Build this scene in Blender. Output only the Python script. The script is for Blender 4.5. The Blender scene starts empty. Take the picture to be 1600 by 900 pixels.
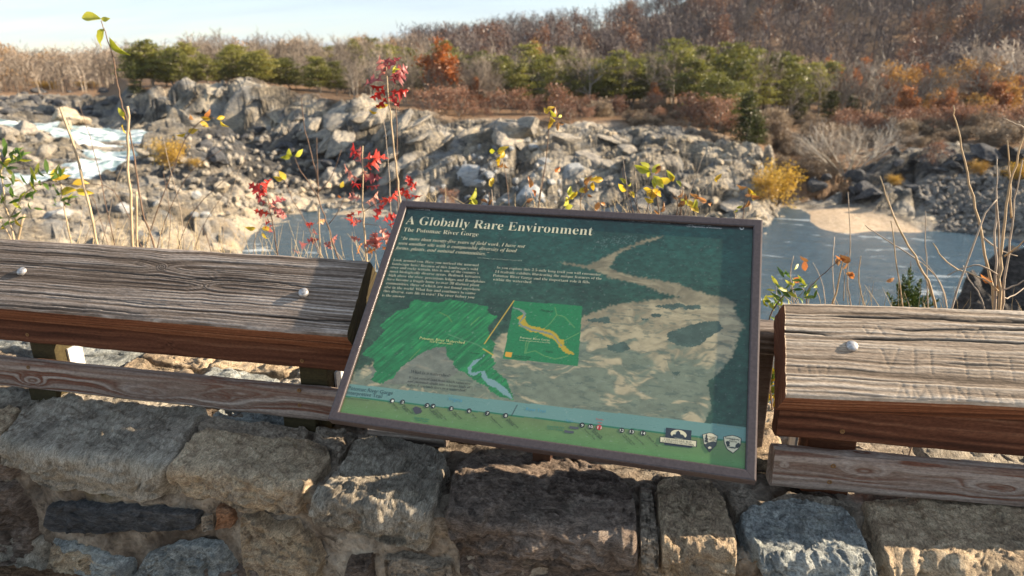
import bpy, math, random
import numpy as np
from math import radians, sin, cos, tan, atan2, pi, hypot, sqrt
from mathutils import Vector, Matrix

scene = bpy.context.scene
col = scene.collection
rng = np.random.default_rng(7)
random.seed(7)

# ------------------------------------------------------------------ camera
FPX = 1064.0                      # focal length in pixels of the 1600 px wide photograph
PITCH, YAW = radians(18.3), radians(11)
Fh = np.array([-sin(YAW), cos(YAW), 0.0]); Rh = np.array([cos(YAW), sin(YAW), 0.0]); Uh = np.array([0, 0, 1.0])
FW = Fh*cos(PITCH) - Uh*sin(PITCH); UP = Uh*cos(PITCH) + Fh*sin(PITCH)
cam_d = bpy.data.cameras.new('camera'); cam = bpy.data.objects.new('camera', cam_d); col.objects.link(cam)
cam_d.sensor_width = 36.0; cam_d.lens = 36.0*FPX/1600
cam_d.clip_start = 0.05; cam_d.clip_end = 6000
cam.matrix_world = Matrix(((Rh[0], UP[0], -FW[0], 0), (Rh[1], UP[1], -FW[1], 0), (Rh[2], UP[2], -FW[2], 0), (0, 0, 0, 1)))
cam_d.dof.use_dof = True; cam_d.dof.focus_distance = 1.58; cam_d.dof.aperture_fstop = 4.5
scene.camera = cam

# ------------------------------------------------------------------ sun, sky, exposure
SUN = np.array([0.885, 0.238, 0.40]); SUN /= np.linalg.norm(SUN)
sun_d = bpy.data.lights.new('sun', 'SUN'); sun = bpy.data.objects.new('sun', sun_d); col.objects.link(sun)
sun_d.energy = 5.0; sun_d.angle = radians(0.55); sun_d.color = (1.0, 0.82, 0.60)
sun.rotation_euler = Vector(SUN).to_track_quat('Z', 'Y').to_euler()
sun.location = (30, 6, 20)
world = bpy.data.worlds.new('World'); scene.world = world; world.use_nodes = True
wt = world.node_tree; wt.nodes.clear()
def wn(t, **k):
    n = wt.nodes.new(t)
    for a, b in k.items(): setattr(n, a, b)
    return n
sky = wn('ShaderNodeTexSky', sky_type='NISHITA'); sky.sun_disc = False
sky.sun_elevation = math.asin(SUN[2]); sky.sun_rotation = atan2(SUN[0], SUN[1])
sky.air_density = 1.0; sky.dust_density = 0.4; sky.ozone_density = 1.2
wco = wn('ShaderNodeTexCoord'); wsep = wn('ShaderNodeSeparateXYZ'); wt.links.new(wco.outputs['Generated'], wsep.inputs[0])
# thin cirrus on a flat layer overhead: direction / height
wadd = wn('ShaderNodeMath', operation='ADD'); wadd.inputs[1].default_value = 0.12; wt.links.new(wsep.outputs[2], wadd.inputs[0])
wmx = wn('ShaderNodeMath', operation='MAXIMUM'); wmx.inputs[1].default_value = 0.1; wt.links.new(wadd.outputs[0], wmx.inputs[0])
wdx = wn('ShaderNodeMath', operation='DIVIDE'); wt.links.new(wsep.outputs[0], wdx.inputs[0]); wt.links.new(wmx.outputs[0], wdx.inputs[1])
wdy = wn('ShaderNodeMath', operation='DIVIDE'); wt.links.new(wsep.outputs[1], wdy.inputs[0]); wt.links.new(wmx.outputs[0], wdy.inputs[1])
wcb = wn('ShaderNodeCombineXYZ'); wt.links.new(wdx.outputs[0], wcb.inputs[0]); wt.links.new(wdy.outputs[0], wcb.inputs[1])
wmp = wn('ShaderNodeMapping'); wmp.inputs['Scale'].default_value = (0.22, 0.6, 1); wmp.inputs['Rotation'].default_value = (0, 0, 0.35)
wt.links.new(wcb.outputs[0], wmp.inputs[0])
wno = wn('ShaderNodeTexNoise'); wno.inputs['Scale'].default_value = 1.6; wno.inputs['Detail'].default_value = 7; wno.inputs['Roughness'].default_value = 0.55
wt.links.new(wmp.outputs[0], wno.inputs['Vector'])
wrp = wn('ShaderNodeMapRange'); wrp.inputs[1].default_value = 0.36; wrp.inputs[2].default_value = 0.66; wrp.inputs[3].default_value = 0.3; wrp.inputs[4].default_value = 0.95
wt.links.new(wno.outputs['Fac'], wrp.inputs[0])
wmix = wn('ShaderNodeMix', data_type='RGBA'); wt.links.new(wrp.outputs[0], wmix.inputs[0]); wt.links.new(sky.outputs[0], wmix.inputs[6])
wmix.inputs[7].default_value = (3.35, 4.0, 4.75, 1)
wbg = wn('ShaderNodeBackground'); wbg.inputs['Strength'].default_value = 0.072
wout = wn('ShaderNodeOutputWorld'); wt.links.new(wmix.outputs[2], wbg.inputs[0]); wt.links.new(wbg.outputs[0], wout.inputs[0])
vs = scene.view_settings; vs.view_transform = 'Standard'; vs.look = 'None'; vs.exposure = 1.55; vs.gamma = 1.0; vs.use_curve_mapping = False
scene.render.engine = 'CYCLES'
scene.cycles.max_bounces = 6; scene.cycles.diffuse_bounces = 3; scene.cycles.glossy_bounces = 3; scene.cycles.transmission_bounces = 4
scene.cycles.caustics_reflective = False; scene.cycles.caustics_refractive = False
scene.cycles.use_denoising = True; scene.cycles.volume_bounces = 0

# ------------------------------------------------------------------ helpers
def ray(px, py):
    px = np.asarray(px, float); py = np.asarray(py, float)
    return FW + ((px-800)/FPX)[..., None]*Rh - ((py-450)/FPX)[..., None]*UP
def at_y(px, py, y):
    d = ray(px, py); return d*(y/d[..., 1])[..., None] if d.ndim > 1 else d*(y/d[1])
def at_z(px, py, z):
    d = ray(px, py); return d*(z/d[..., 2])[..., None] if d.ndim > 1 else d*(z/d[2])

def _h(ix, iy, iz, seed):
    n = (ix.astype(np.int64)*374761393 + iy.astype(np.int64)*668265263 + iz.astype(np.int64)*2147483647 + seed*974711) & 0xffffffff
    n = ((n ^ (n >> 13))*1274126177) & 0xffffffff
    n = ((n ^ (n >> 16))*2246822519) & 0xffffffff
    return ((n ^ (n >> 15)) & 0xffffff)/float(0xffffff)
def vnoise(x, y, z=0.0, seed=0):
    x, y, z = np.broadcast_arrays(np.asarray(x, float), np.asarray(y, float), np.asarray(z, float))
    xi, yi, zi = np.floor(x), np.floor(y), np.floor(z)
    fx, fy, fz = x-xi, y-yi, z-zi
    fx, fy, fz = [f*f*f*(f*(f*6-15)+10) for f in (fx, fy, fz)]
    xi, yi, zi = xi.astype(np.int64), yi.astype(np.int64), zi.astype(np.int64)
    def c(a, b, d): return _h(xi+a, yi+b, zi+d, seed)
    x00 = c(0,0,0)*(1-fx)+c(1,0,0)*fx; x10 = c(0,1,0)*(1-fx)+c(1,1,0)*fx
    if np.all(z == 0): return x00*(1-fy)+x10*fy
    x01 = c(0,0,1)*(1-fx)+c(1,0,1)*fx; x11 = c(0,1,1)*(1-fx)+c(1,1,1)*fx
    return (x00*(1-fy)+x10*fy)*(1-fz) + (x01*(1-fy)+x11*fy)*fz
def fbm(x, y, z=0.0, octv=4, seed=0, gain=0.5):
    s, a, t = 0.0, 1.0, 0.0
    for o in range(octv):
        k = 2.03**o
        s = s + a*vnoise(np.asarray(x)*k, np.asarray(y)*k, np.asarray(z)*k, seed+o*17); t += a; a *= gain
    return s/t
def sstep(a, b, x):
    t = np.clip((x-a)/(b-a), 0, 1); return t*t*(3-2*t)

def new_mesh(name, V, faces, smooth=False, attrs=None, cols=None):
    """V (n,3); faces: list of int arrays (m,3) or (m,4)"""
    V = np.ascontiguousarray(V, dtype=np.float32)
    faces = [np.asarray(f, dtype=np.int32) for f in faces if len(f)]
    me = bpy.data.meshes.new(name)
    me.vertices.add(len(V)); me.vertices.foreach_set('co', V.ravel())
    nl = sum(f.size for f in faces); npoly = sum(len(f) for f in faces)
    me.loops.add(nl); me.loops.foreach_set('vertex_index', np.concatenate([f.ravel() for f in faces]))
    me.polygons.add(npoly)
    tot = np.concatenate([np.full(len(f), f.shape[1], np.int32) for f in faces])
    st = np.concatenate([[0], np.cumsum(tot)[:-1]]).astype(np.int32)
    me.polygons.foreach_set('loop_start', st); me.polygons.foreach_set('loop_total', tot)
    me.polygons.foreach_set('use_smooth', np.full(npoly, smooth, bool))
    me.update(calc_edges=True); me.validate()
    for k, v in (attrs or {}).items():
        a = me.attributes.new(k, 'FLOAT', 'POINT'); a.data.foreach_set('value', np.asarray(v, np.float32).ravel())
    if cols is not None:
        a = me.attributes.new('print', 'FLOAT_COLOR', 'POINT'); a.data.foreach_set('color', np.asarray(cols, np.float32).ravel())
    return me
def obj(name, me, mat=None, parent=None, kind=None, label=None, cat=None, group=None):
    o = bpy.data.objects.new(name, me); col.objects.link(o)
    if mat is not None and me is not None and not me.materials: me.materials.append(mat)
    if parent is not None: o.parent = parent
    tag(o, label, cat, group, kind)
    return o
def tag(o, label=None, cat=None, group=None, kind=None):
    if label: o['label'] = label
    if cat: o['category'] = cat
    if group: o['group'] = group
    if kind: o['kind'] = kind
    return o
def empty(name, loc=(0, 0, 0), **k):
    o = bpy.data.objects.new(name, None); col.objects.link(o); o.location = loc; o.empty_display_size = 0.1
    return tag(o, **k)
def put(o, parent):
    """parent o (built in world coordinates) to an empty that has only a location"""
    o.parent = parent; o.matrix_parent_inverse = Matrix.Translation(-Vector(parent.location)); return o
def grid_faces(nu, nv, wrap_v=False):
    i = np.arange(nu-1)[:, None]; j = np.arange(nv if wrap_v else nv-1)[None, :]
    j2 = (j+1) % nv
    a = i*nv+j; b = (i+1)*nv+j; c = (i+1)*nv+j2; d = i*nv+j2
    return np.stack([a, b, c, d], -1).reshape(-1, 4)
def box_geo(lo, hi):
    x0, y0, z0 = lo; x1, y1, z1 = hi
    V = np.array([[x0,y0,z0],[x1,y0,z0],[x1,y1,z0],[x0,y1,z0],[x0,y0,z1],[x1,y0,z1],[x1,y1,z1],[x0,y1,z1]], float)
    F = np.array([[0,3,2,1],[4,5,6,7],[0,1,5,4],[1,2,6,5],[2,3,7,6],[3,0,4,7]])
    return V, F
def tube_geo(P, R, n=6):
    P = np.asarray(P, float); R = np.broadcast_to(np.asarray(R, float), (len(P),))
    T = np.gradient(P, axis=0); T /= np.linalg.norm(T, axis=1)[:, None]+1e-12
    ref = np.array([0.31, 0.87, 0.21]) if abs(T[0, 2]) > 0.6 else np.array([0, 0, 1.0])
    A = np.cross(T, ref); A /= np.linalg.norm(A, axis=1)[:, None]+1e-12
    B = np.cross(T, A)
    th = np.arange(n)*2*pi/n
    V = P[:, None, :] + R[:, None, None]*(np.cos(th)[None, :, None]*A[:, None, :]+np.sin(th)[None, :, None]*B[:, None, :])
    F = grid_faces(len(P), n, True)
    V = V.reshape(-1, 3)
    tip = np.vstack([P[0], P[-1]]); k = len(V)
    V = np.vstack([V, tip])
    j = np.arange(n); j2 = (j+1) % n
    T0 = np.stack([np.full(n, k), j, j2], -1)
    T1 = np.stack([np.full(n, k+1), (len(P)-1)*n+j2, (len(P)-1)*n+j], -1)
    return V, F, np.vstack([T0, T1])
class Acc:
    """collects geometry of ONE part"""
    def __init__(s): s.V = []; s.Q = []; s.T = []; s.n = 0
    def add(s, V, Q=None, T=None):
        if Q is not None and len(Q): s.Q.append(np.asarray(Q)+s.n)
        if T is not None and len(T): s.T.append(np.asarray(T)+s.n)
        s.V.append(np.asarray(V, float)); s.n += len(V)
    def tube(s, P, R, n=6): s.add(*tube_geo(P, R, n))
    def mesh(s, name, smooth=False):
        f = []
        if s.Q: f.append(np.vstack(s.Q))
        if s.T: f.append(np.vstack(s.T))
        return new_mesh(name, np.vstack(s.V), f, smooth)

# ------------------------------------------------------------------ materials
class NT:
    def __init__(s, name):
        s.m = bpy.data.materials.new(name); s.m.use_nodes = True; s.t = s.m.node_tree; s.t.nodes.clear()
        s.out = s.t.nodes.new('ShaderNodeOutputMaterial')
    def n(s, t, ins=None, **k):
        n = s.t.nodes.new(t)
        for a, b in k.items(): setattr(n, a, b)
        for a, b in (ins or {}).items(): s.set(n.inputs[a], b)
        return n
    def set(s, sock, v):
        if isinstance(v, bpy.types.NodeSocket): s.t.links.new(v, sock)
        elif isinstance(v, (tuple, list)) and len(v) == 3 and sock.type == 'RGBA': sock.default_value = (*v, 1)
        else: sock.default_value = v
    def coord(s, scale=(1, 1, 1), rot=(0, 0, 0), kind='Object'):
        c = s.n('ShaderNodeTexCoord'); m = s.n('ShaderNodeMapping', {'Scale': scale, 'Rotation': rot}); s.t.links.new(c.outputs[kind], m.inputs[0]); return m.outputs[0]
    def noise(s, scale, detail=4, rough=0.55, vec=None, dist=0.0):
        n = s.n('ShaderNodeTexNoise', {'Scale': scale, 'Detail': detail, 'Roughness': rough, 'Distortion': dist})
        if vec is not None: s.t.links.new(vec, n.inputs['Vector'])
        return n.outputs['Fac']
    def vor(s, scale, vec=None, feature='F1'):
        n = s.n('ShaderNodeTexVoronoi', {'Scale': scale}, feature=feature)
        if vec is not None: s.t.links.new(vec, n.inputs['Vector'])
        return n
    def attr(s, name, color=False):
        n = s.n('ShaderNodeAttribute', attribute_name=name); return n.outputs['Color' if color else 'Fac']
    def ramp(s, fac, stops):
        n = s.n('ShaderNodeValToRGB', {'Fac': fac}); e = n.color_ramp.elements
        while len(e) < len(stops): e.new(0.5)
        for el, (p, c) in zip(e, stops): el.position = p; el.color = (*c, 1) if len(c) == 3 else c
        return n.outputs['Color']
    def rng(s, v, a, b, c=0.0, d=1.0):
        n = s.n('ShaderNodeMapRange', {0: v, 1: a, 2: b, 3: c, 4: d}); return n.outputs[0]
    def math(s, op, a, b=0.0):
        n = s.n('ShaderNodeMath', {0: a, 1: b}, operation=op); return n.outputs[0]
    def mix(s, f, a, b, blend='MIX'):
        n = s.n('ShaderNodeMix', {0: f, 6: a, 7: b}, data_type='RGBA', blend_type=blend); return n.outputs[2]
    def bump(s, h, strength=0.5, dist=0.01, normal=None):
        n = s.n('ShaderNodeBump', {'Height': h, 'Strength': strength, 'Distance': dist})
        if normal is not None: s.t.links.new(normal, n.inputs['Normal'])
        return n.outputs[0]
    def bsdf(s, **k):
        b = s.n('ShaderNodeBsdfPrincipled')
        names = dict(color='Base Color', rough='Roughness', metal='Metallic', normal='Normal', spec='Specular IOR Level', alpha='Alpha', coat='Coat Weight', ior='IOR', trans='Transmission Weight')
        for a, v in k.items(): s.set(b.inputs[names[a]], v)
        s.t.links.new(b.outputs[0], s.out.inputs[0]); return b
def lin(r, g, b):
    f = lambda c: (c/255/12.92) if c/255 <= 0.04045 else ((c/255+0.055)/1.055)**2.4
    return (f(r), f(g), f(b))

def mat_simple(name, c, rough=0.8, spec=0.3, var=0.25, scale=20, metal=0.0, bump=0.0):
    t = NT(name); n = t.noise(scale, 4, vec=t.coord())
    f = t.rng(n, 0.3, 0.7, 1-var, 1+var)
    hsv = t.n('ShaderNodeHueSaturation', {'Color': c, 'Value': f})
    k = dict(color=hsv.outputs[0], rough=rough, spec=spec, metal=metal)
    if bump: k['normal'] = t.bump(n, bump, 0.01)
    t.bsdf(**k); return t.m
def mat_leaf(name, cols, scale=1.0, trans=0.45, per_object=True):
    """foliage: colour varies per leaf clump and per tree; light comes through"""
    t = NT(name)
    v = t.noise(scale, 3, 0.7, vec=t.coord())
    if per_object:
        oi = t.n('ShaderNodeObjectInfo'); v = t.math('ADD', t.math('MULTIPLY', v, 0.9), t.math('MULTIPLY', t.math('SUBTRACT', oi.outputs['Random'], 0.5), 0.34))
    c = t.ramp(v, cols)
    d = t.n('ShaderNodeBsdfDiffuse', {'Color': c}); tr = t.n('ShaderNodeBsdfTranslucent', {'Color': c}); g = t.n('ShaderNodeBsdfGlossy', {'Color': (1, 1, 1), 'Roughness': 0.45})
    m1 = t.n('ShaderNodeMixShader', {0: trans, 1: d.outputs[0], 2: tr.outputs[0]}); m2 = t.n('ShaderNodeMixShader', {0: 0.03, 1: m1.outputs[0], 2: g.outputs[0]})
    t.t.links.new(m2.outputs[0], t.out.inputs[0]); return t.m

def tight(cols, k=0.5): return [(0.5+(p-0.52)*k, c) for p, c in cols]
def rock_material(name, cols, band=(1.0, 1.0, 3.0), scale=1.0, bump=0.8, dist=0.05, extra=None, lichen=0.0, lich_col=(0.35, 0.36, 0.27)):
    t = NT(name); v = t.coord(); vb = t.coord(scale=band, rot=(0.5, 0.25, 0.1))
    n1 = t.noise(1.3*scale, 6, 0.65, v, 0.3); n2 = t.noise(6*scale, 8, 0.65, vb, 0.4); n3 = t.noise(38*scale, 5, 0.7, v)
    mixn = t.math('ADD', t.math('MULTIPLY', n1, 0.45), t.math('MULTIPLY', n2, 0.55))
    c = t.ramp(mixn, tight(cols))
    sp = t.rng(n3, 0.3, 0.75, 0.62, 1.3)
    c = t.n('ShaderNodeHueSaturation', {'Color': c, 'Value': sp}).outputs[0]
    if lichen:
        l = t.rng(t.noise(9*scale, 6, 0.7, v, 0.6), 0.56, 0.68, 0, lichen); c = t.mix(l, c, lich_col)
    if extra: c = extra(t, c, v)
    h = t.math('ADD', t.math('MULTIPLY', n2, 1.0), t.math('MULTIPLY', n3, 0.35))
    t.bsdf(color=c, rough=0.88, spec=0.25, normal=t.bump(h, bump, dist)); return t.m
# ================================================================== THE LAND ACROSS THE RIVER
ZW = -13.4
NEAR = [(2.04, -1.42), (3.2, -1.55), (4.5, -2.7), (8, -6.2), (15, -11), (25, -13.6), (34, -15.4)]
COLS = {   # azimuth given as photograph column; (distance, row) or (distance, 'z', height)
 -260: [(42,405),(48,365),(56,318),(64,292),(75,272),(84,245),(92,220),(105,195),(120,180),(145,160),(180,145),(230,136),(430,118)],
 0:   [(42,405),(48,362),(55,318),(62,292),(68,284),(74,276),(80,262),(86,238),(92,217),(97,204),(105,192),(115,180),(140,160),(180,146),(230,136),(430,118)],
 100: [(42,405),(48,362),(56,315),(62,296),(67,286),(72,279),(80,252),(84,240),(88,232),(94,215),(100,205),(108,196),(120,182),(145,160),(180,146),(230,136),(430,118)],
 180: [(44,400),(50,362),(57,318),(63,300),(70,285),(78,262),(86,240),(95,218),(102,208),(110,200),(120,185),(140,162),(180,146),(230,136),(430,116)],
 225: [(45,400),(51,362),(57,322),(63,300),(70,278),(78,258),(86,236),(95,218),(103,207),(110,200),(114,160),(118,140),(130,135),(180,124),(430,113)],
 260: [(46,400),(52,360),(58,325),(64,300),(70,268),(75,250),(80,240),(90,222),(100,208),(107,201),(111,152),(116,138),(130,134),(180,122),(430,112)],
 330: [(50,395),(56,352),(62,318),(66,290),(70,270),(76,258),(84,240),(92,222),(100,210),(104,203),(107,155),(111,138),(130,134),(180,122),(430,110)],
 400: [(50,'z',-15.6),(55,'z',-14.7),(60,'z',-13.5),(66,333),(70,305),(74,285),(80,262),(88,238),(96,220),(100,209),(103,160),(107,141),(130,135),(180,122),(430,108)],
 500: [(50,'z',-15.6),(57,'z',-14.7),(62,'z',-13.5),(70,318),(75,290),(82,258),(88,240),(92,228),(95,190),(98,163),(104,152),(125,142),(180,120),(430,105)],
 560: [(50,'z',-15.6),(57,'z',-14.7),(62,'z',-13.5),(70,310),(74,288),(78,250),(82,202),(86,174),(92,163),(105,156),(130,145),(180,118),(430,102)],
 640: [(50,'z',-15.6),(56,'z',-14.7),(61,'z',-13.5),(64,322),(68,290),(72,250),(76,217),(80,194),(86,181),(100,165),(130,145),(180,115),(300,87),(430,82)],
 720: [(48,'z',-15.6),(54,'z',-14.7),(58,365),(62,330),(66,297),(70,258),(74,226),(78,203),(84,189),(100,170),(130,150),(180,120),(250,100),(330,81),(430,79)],
 800: [(46,'z',-15.6),(52,'z',-14.7),(56,380),(60,340),(64,302),(68,264),(72,230),(76,204),(80,192),(90,180),(110,165),(140,148),(190,116.5),(260,92),(330,66),(430,64)],
 900: [(46,'z',-15.6),(52,'z',-14.7),(55,385),(60,340),(64,302),(68,262),(72,230),(76,206),(82,194),(95,180),(120,160),(150,145),(190,114.5),(260,90),(340,54),(430,52)],
 1000:[(46,'z',-15.6),(52,'z',-14.7),(55,388),(59,350),(63,312),(67,272),(71,236),(75,208),(82,196),(95,182),(120,163),(150,147),(190,114.5),(260,76),(350,30),(430,26)],
 1100:[(46,'z',-15.6),(53,'z',-14.7),(56,390),(60,352),(64,320),(68,283),(72,249),(76,225),(82,209),(95,190),(120,167),(150,150),(190,117.5),(260,48),(350,-16),(430,-20)],
 1180:[(46,'z',-15.6),(53,'z',-14.7),(56,394),(60,362),(64,332),(68,300),(72,270),(77,245),(84,223),(95,200),(120,175),(150,155),(190,120.5),(260,32),(350,-46),(430,-51)],
 1235:[(46,'z',-15.6),(54,'z',-14.7),(59.5,'z',-13.5),(64,352),(68,337),(72,320),(76,292),(82,263),(90,236),(100,215),(120,190),(150,165),(190,126.5),(260,26),(350,-62),(430,-66)],
 1340:[(46,'z',-15.6),(55,'z',-14.7),(60.5,'z',-13.5),(65,346),(70,330),(73,318),(75,288),(79,275),(86,262),(95,245),(110,220),(130,198),(160,170),(200,126.5),(260,22),(350,-81),(430,-86)],
 1420:[(46,'z',-15.6),(58,'z',-14.7),(63.6,'z',-13.5),(67,342),(72,302),(78,278),(83,255),(88,240),(100,225),(120,205),(150,185),(180,160),(220,112.5),(260,19),(350,-96),(430,-101)],
 1520:[(46,'z',-15.6),(58,'z',-14.7),(66,'z',-13.5),(69,344),(73,305),(78,272),(83,252),(88,238),(100,220),(120,200),(150,180),(180,160),(220,108.5),(260,14),(350,-111),(430,-116)],
 1900:[(46,'z',-15.6),(58,'z',-14.7),(66,'z',-13.5),(69,344),(73,305),(78,272),(83,252),(88,238),(100,220),(120,200),(150,180),(180,160),(220,108.5),(260,14),(350,-126),(430,-131)],
}
EDGE = {-260:175,0:175,100:170,180:150,225:121,260:119,330:114,400:110,500:106,560:95,640:88,720:86,800:83,900:84,1000:85,1100:82,1180:80,1235:70,1340:84,1420:92,1520:92,1900:92}
def az_of(px, py=250.0):
    r = ray(px, py); return np.arctan2(r@Rh, r@Fh)
kc = sorted(COLS); azc = np.array([az_of(k) for k in kc])
_a = np.concatenate([np.radians(np.linspace(-60, -41, 40))[:-1], np.radians(np.linspace(-41, 40, 880)), np.radians(np.linspace(40, 60, 40))[1:]])
_d = np.concatenate([np.geomspace(2.04, 40, 70)[:-1], np.arange(40, 56, 0.4), np.arange(56, 112, 0.18), np.arange(112, 150, 0.6), np.geomspace(150, 430, 60)])
Zc = np.zeros((len(kc), len(_d)))
for i, k in enumerate(kc):
    pts = list(NEAR)
    for p in COLS[k]:
        if len(p) == 3: pts.append((p[0], p[2]))
        else:
            r = ray(k, p[1]); pts.append((p[0], p[0]*r[2]/hypot(r@Rh, r@Fh)))
    pts = np.array(pts); Zc[i] = np.interp(_d, pts[:, 0], pts[:, 1])
idx = np.clip(np.searchsorted(azc, _a)-1, 0, len(azc)-2)
w = np.clip((_a-azc[idx])/(azc[idx+1]-azc[idx]), 0, 1); w = w*w*(3-2*w)
Z0 = Zc[idx]*(1-w)[:, None] + Zc[idx+1]*w[:, None]
edge = np.interp(_a, azc, [EDGE[k] for k in kc])[:, None]
A2, D2 = np.meshgrid(_a, _d, indexing='ij')
def world_xy(a, d):
    return Fh[0]*np.cos(a)*d + Rh[0]*np.sin(a)*d, Fh[1]*np.cos(a)*d + Rh[1]*np.sin(a)*d
X2, Y2 = world_xy(A2, D2)
def project(x, y, z):
    P = np.stack([x, y, z], -1); zz = np.maximum(P@FW, 0.05); return 800+FPX*(P@Rh)/zz, 450-FPX*(P@UP)/zz
PX, PY = project(X2, Y2, Z0)
def in_poly(px, py, poly):
    poly = np.asarray(poly, float); x0, y0 = poly[-1]; r = np.zeros(np.shape(px), bool)
    for x1, y1 in poly:
        c = ((y0 > py) != (y1 > py)); 
        with np.errstate(divide='ignore', invalid='ignore'): r ^= c & (px < (x1-x0)*(py-y0)/(y1-y0+1e-12)+x0)
        x0, y0 = x1, y1
    return r
def blocks(x, y, size, seed, tilt=0.5):
    """fractured blocks: every cell of a jittered grid is a tilted facet"""
    x = x/size; y = y/size; ix, iy = np.floor(x).astype(np.int64), np.floor(y).astype(np.int64); zz = np.zeros_like(ix)
    best = np.full(x.shape, 9.0); sec = np.full(x.shape, 9.0); h = np.zeros(x.shape)
    for a in (-1, 0, 1):
        for b in (-1, 0, 1):
            cx, cy = ix+a, iy+b
            sx = cx+_h(cx, cy, zz, seed); sy = cy+_h(cx, cy, zz, seed+1); dd = (x-sx)**2+(y-sy)**2
            hh = _h(cx, cy, zz, seed+2)-0.5 + tilt*((_h(cx, cy, zz, seed+3)-0.5)*(x-sx)+(_h(cx, cy, zz, seed+4)-0.5)*(y-sy))*2
            m = dd < best; sec = np.where(m, best, np.minimum(sec, dd)); h = np.where(m, hh, h); best = np.where(m, dd, best)
    return h, np.sqrt(sec)-np.sqrt(best)
RAPIDS = [(-140,184),(0,188),(60,192),(130,198),(225,208),(255,214),(232,226),(215,242),(196,258),(176,272),(150,279),(90,281),(40,285),(-150,292),(-150,268),(20,268),(80,262),(128,252),(136,238),(108,222),(78,212),(40,203),(-140,203)]
SAND = [(1228,372),(1236,345),(1262,330),(1300,324),(1350,324),(1385,334),(1420,350),(1452,368),(1452,385),(1228,385)]
rap = in_poly(PX, PY, RAPIDS) & (D2 > 40); sand = in_poly(PX, PY, SAND) & (D2 > 40)
def blur(m, n=3):
    m = m.astype(float)
    for _ in range(n):
        m[1:-1] = (m[:-2]+2*m[1:-1]+m[2:])/4; m[:, 1:-1] = (m[:, :-2]+2*m[:, 1:-1]+m[:, 2:])/4
    return m
rapf, sandf = blur(rap, 4), blur(sand, 5)
rock = sstep(36, 44, D2)*(1-sstep(-2.5, 3.5, D2-edge))
amp = rock*(1-0.95*sandf)*(1-0.72*rapf)
ca, sa = cos(0.6), sin(0.6); xr, yr = (X2*ca+Y2*sa)*0.62, (-X2*sa+Y2*ca)*2.0
b1, e1 = blocks(xr, yr, 5.2, 11, 0.8); b2, e2 = blocks(xr+3, yr, 2.1, 23, 0.9); b3, e3 = blocks(X2, Y2, 0.8, 37, 0.9)
flat = sstep(0.0, 0.25, np.abs(np.gradient(Z0, axis=1)/np.gradient(_d)[None, :]))*0.6+0.4
b0, e0_ = blocks(xr*0.8+X2*0.2, yr, 9.5, 71, 0.9)
rel = 2.6*b0*flat+2.1*b1*flat+0.7*b2+0.18*b3 - 1.1*np.exp(-e0_*11)*flat-0.8*np.exp(-e1*9)*flat-0.3*np.exp(-e2*8) + 0.9*(fbm(X2/9, Y2/9, 0, 4, 5)-0.5)
rubble = sstep(60, 62, D2)*(1-sstep(78, 82, D2))*sstep(1330, 1420, PX)
amp = amp*(1-0.55*rubble)*np.maximum(sstep(ZW-0.2, ZW+2.0, Z0), 0.12)
Z2 = Z0 + rel*amp + (1-rock)*sstep(100, 110, D2)*1.2*(fbm(X2/7, Y2/7, 0, 3, 8)-0.5)
Z2 = Z2 - 0.15*rapf
nearm = 1-sstep(30, 40, D2); Z2 = Z2 + nearm*sstep(2.2, 6, D2)*0.5*(fbm(X2/1.2, Y2/1.2, 0, 4, 3)-0.5)
# keep the pool floor under water
pool = (Z0 < ZW-0.08) & (D2 > 36); Z2 = np.where(pool, np.minimum(Z2, ZW-0.35), Z2)
# ragged cliff faces: push points along the line of sight by a block pattern in (side, height)
hb, he = blocks(A2*75, Z2*0.8, 1.7, 51, 0.8); DX = rock*(1-sandf)*(1-rapf)*(hb*1.6)*sstep(0.25, 0.9, np.abs(np.gradient(Z0, axis=1)/np.gradient(_d)[None, :]))
Xd, Yd = world_xy(A2, D2+DX)
litter = sstep(-3, 3, D2-edge+6*(fbm(X2/6, Y2/6, 0, 3, 91)-0.5))*sstep(60, 64, D2)
litter = np.maximum(litter, sstep(0.3, 0.8, in_poly(PX, PY, [(1236,205),(1250,318),(1320,300),(1345,262),(1420,235),(1420,190)]).astype(float)))
wet = sstep(170, 330, PX)*(1-sstep(520, 620, PX))*sstep(196, 214, PY)*(1-sstep(285, 318, PY)) + 0.9*sstep(1285, 1320, PX)*sstep(238, 250, PY)*(1-sstep(278, 292, PY)) + 0.6*(1-sstep(230, 330, PX))*sstep(140, 150, PY)*(1-sstep(180, 196, PY))  # zones of dark and wet rock, with part of the cliff's shade painted in
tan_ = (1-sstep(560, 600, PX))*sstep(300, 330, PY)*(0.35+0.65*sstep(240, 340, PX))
wet_shade_f = blur(wet, 4)*(0.55+0.9*fbm(X2/4, Y2/4, 0, 3, 77))
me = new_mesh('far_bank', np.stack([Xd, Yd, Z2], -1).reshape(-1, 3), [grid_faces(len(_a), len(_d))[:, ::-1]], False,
              attrs=dict(sand=sandf, litter=litter, wet=np.clip(wet_shade_f, 0, 1), tan=tan_, near=nearm))
ROCKC = [(0.20, (0.055, 0.052, 0.05)), (0.38, (0.15, 0.14, 0.128)), (0.50, (0.27, 0.245, 0.205)), (0.62, (0.4, 0.345, 0.262)), (0.8, (0.54, 0.46, 0.34))]
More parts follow.
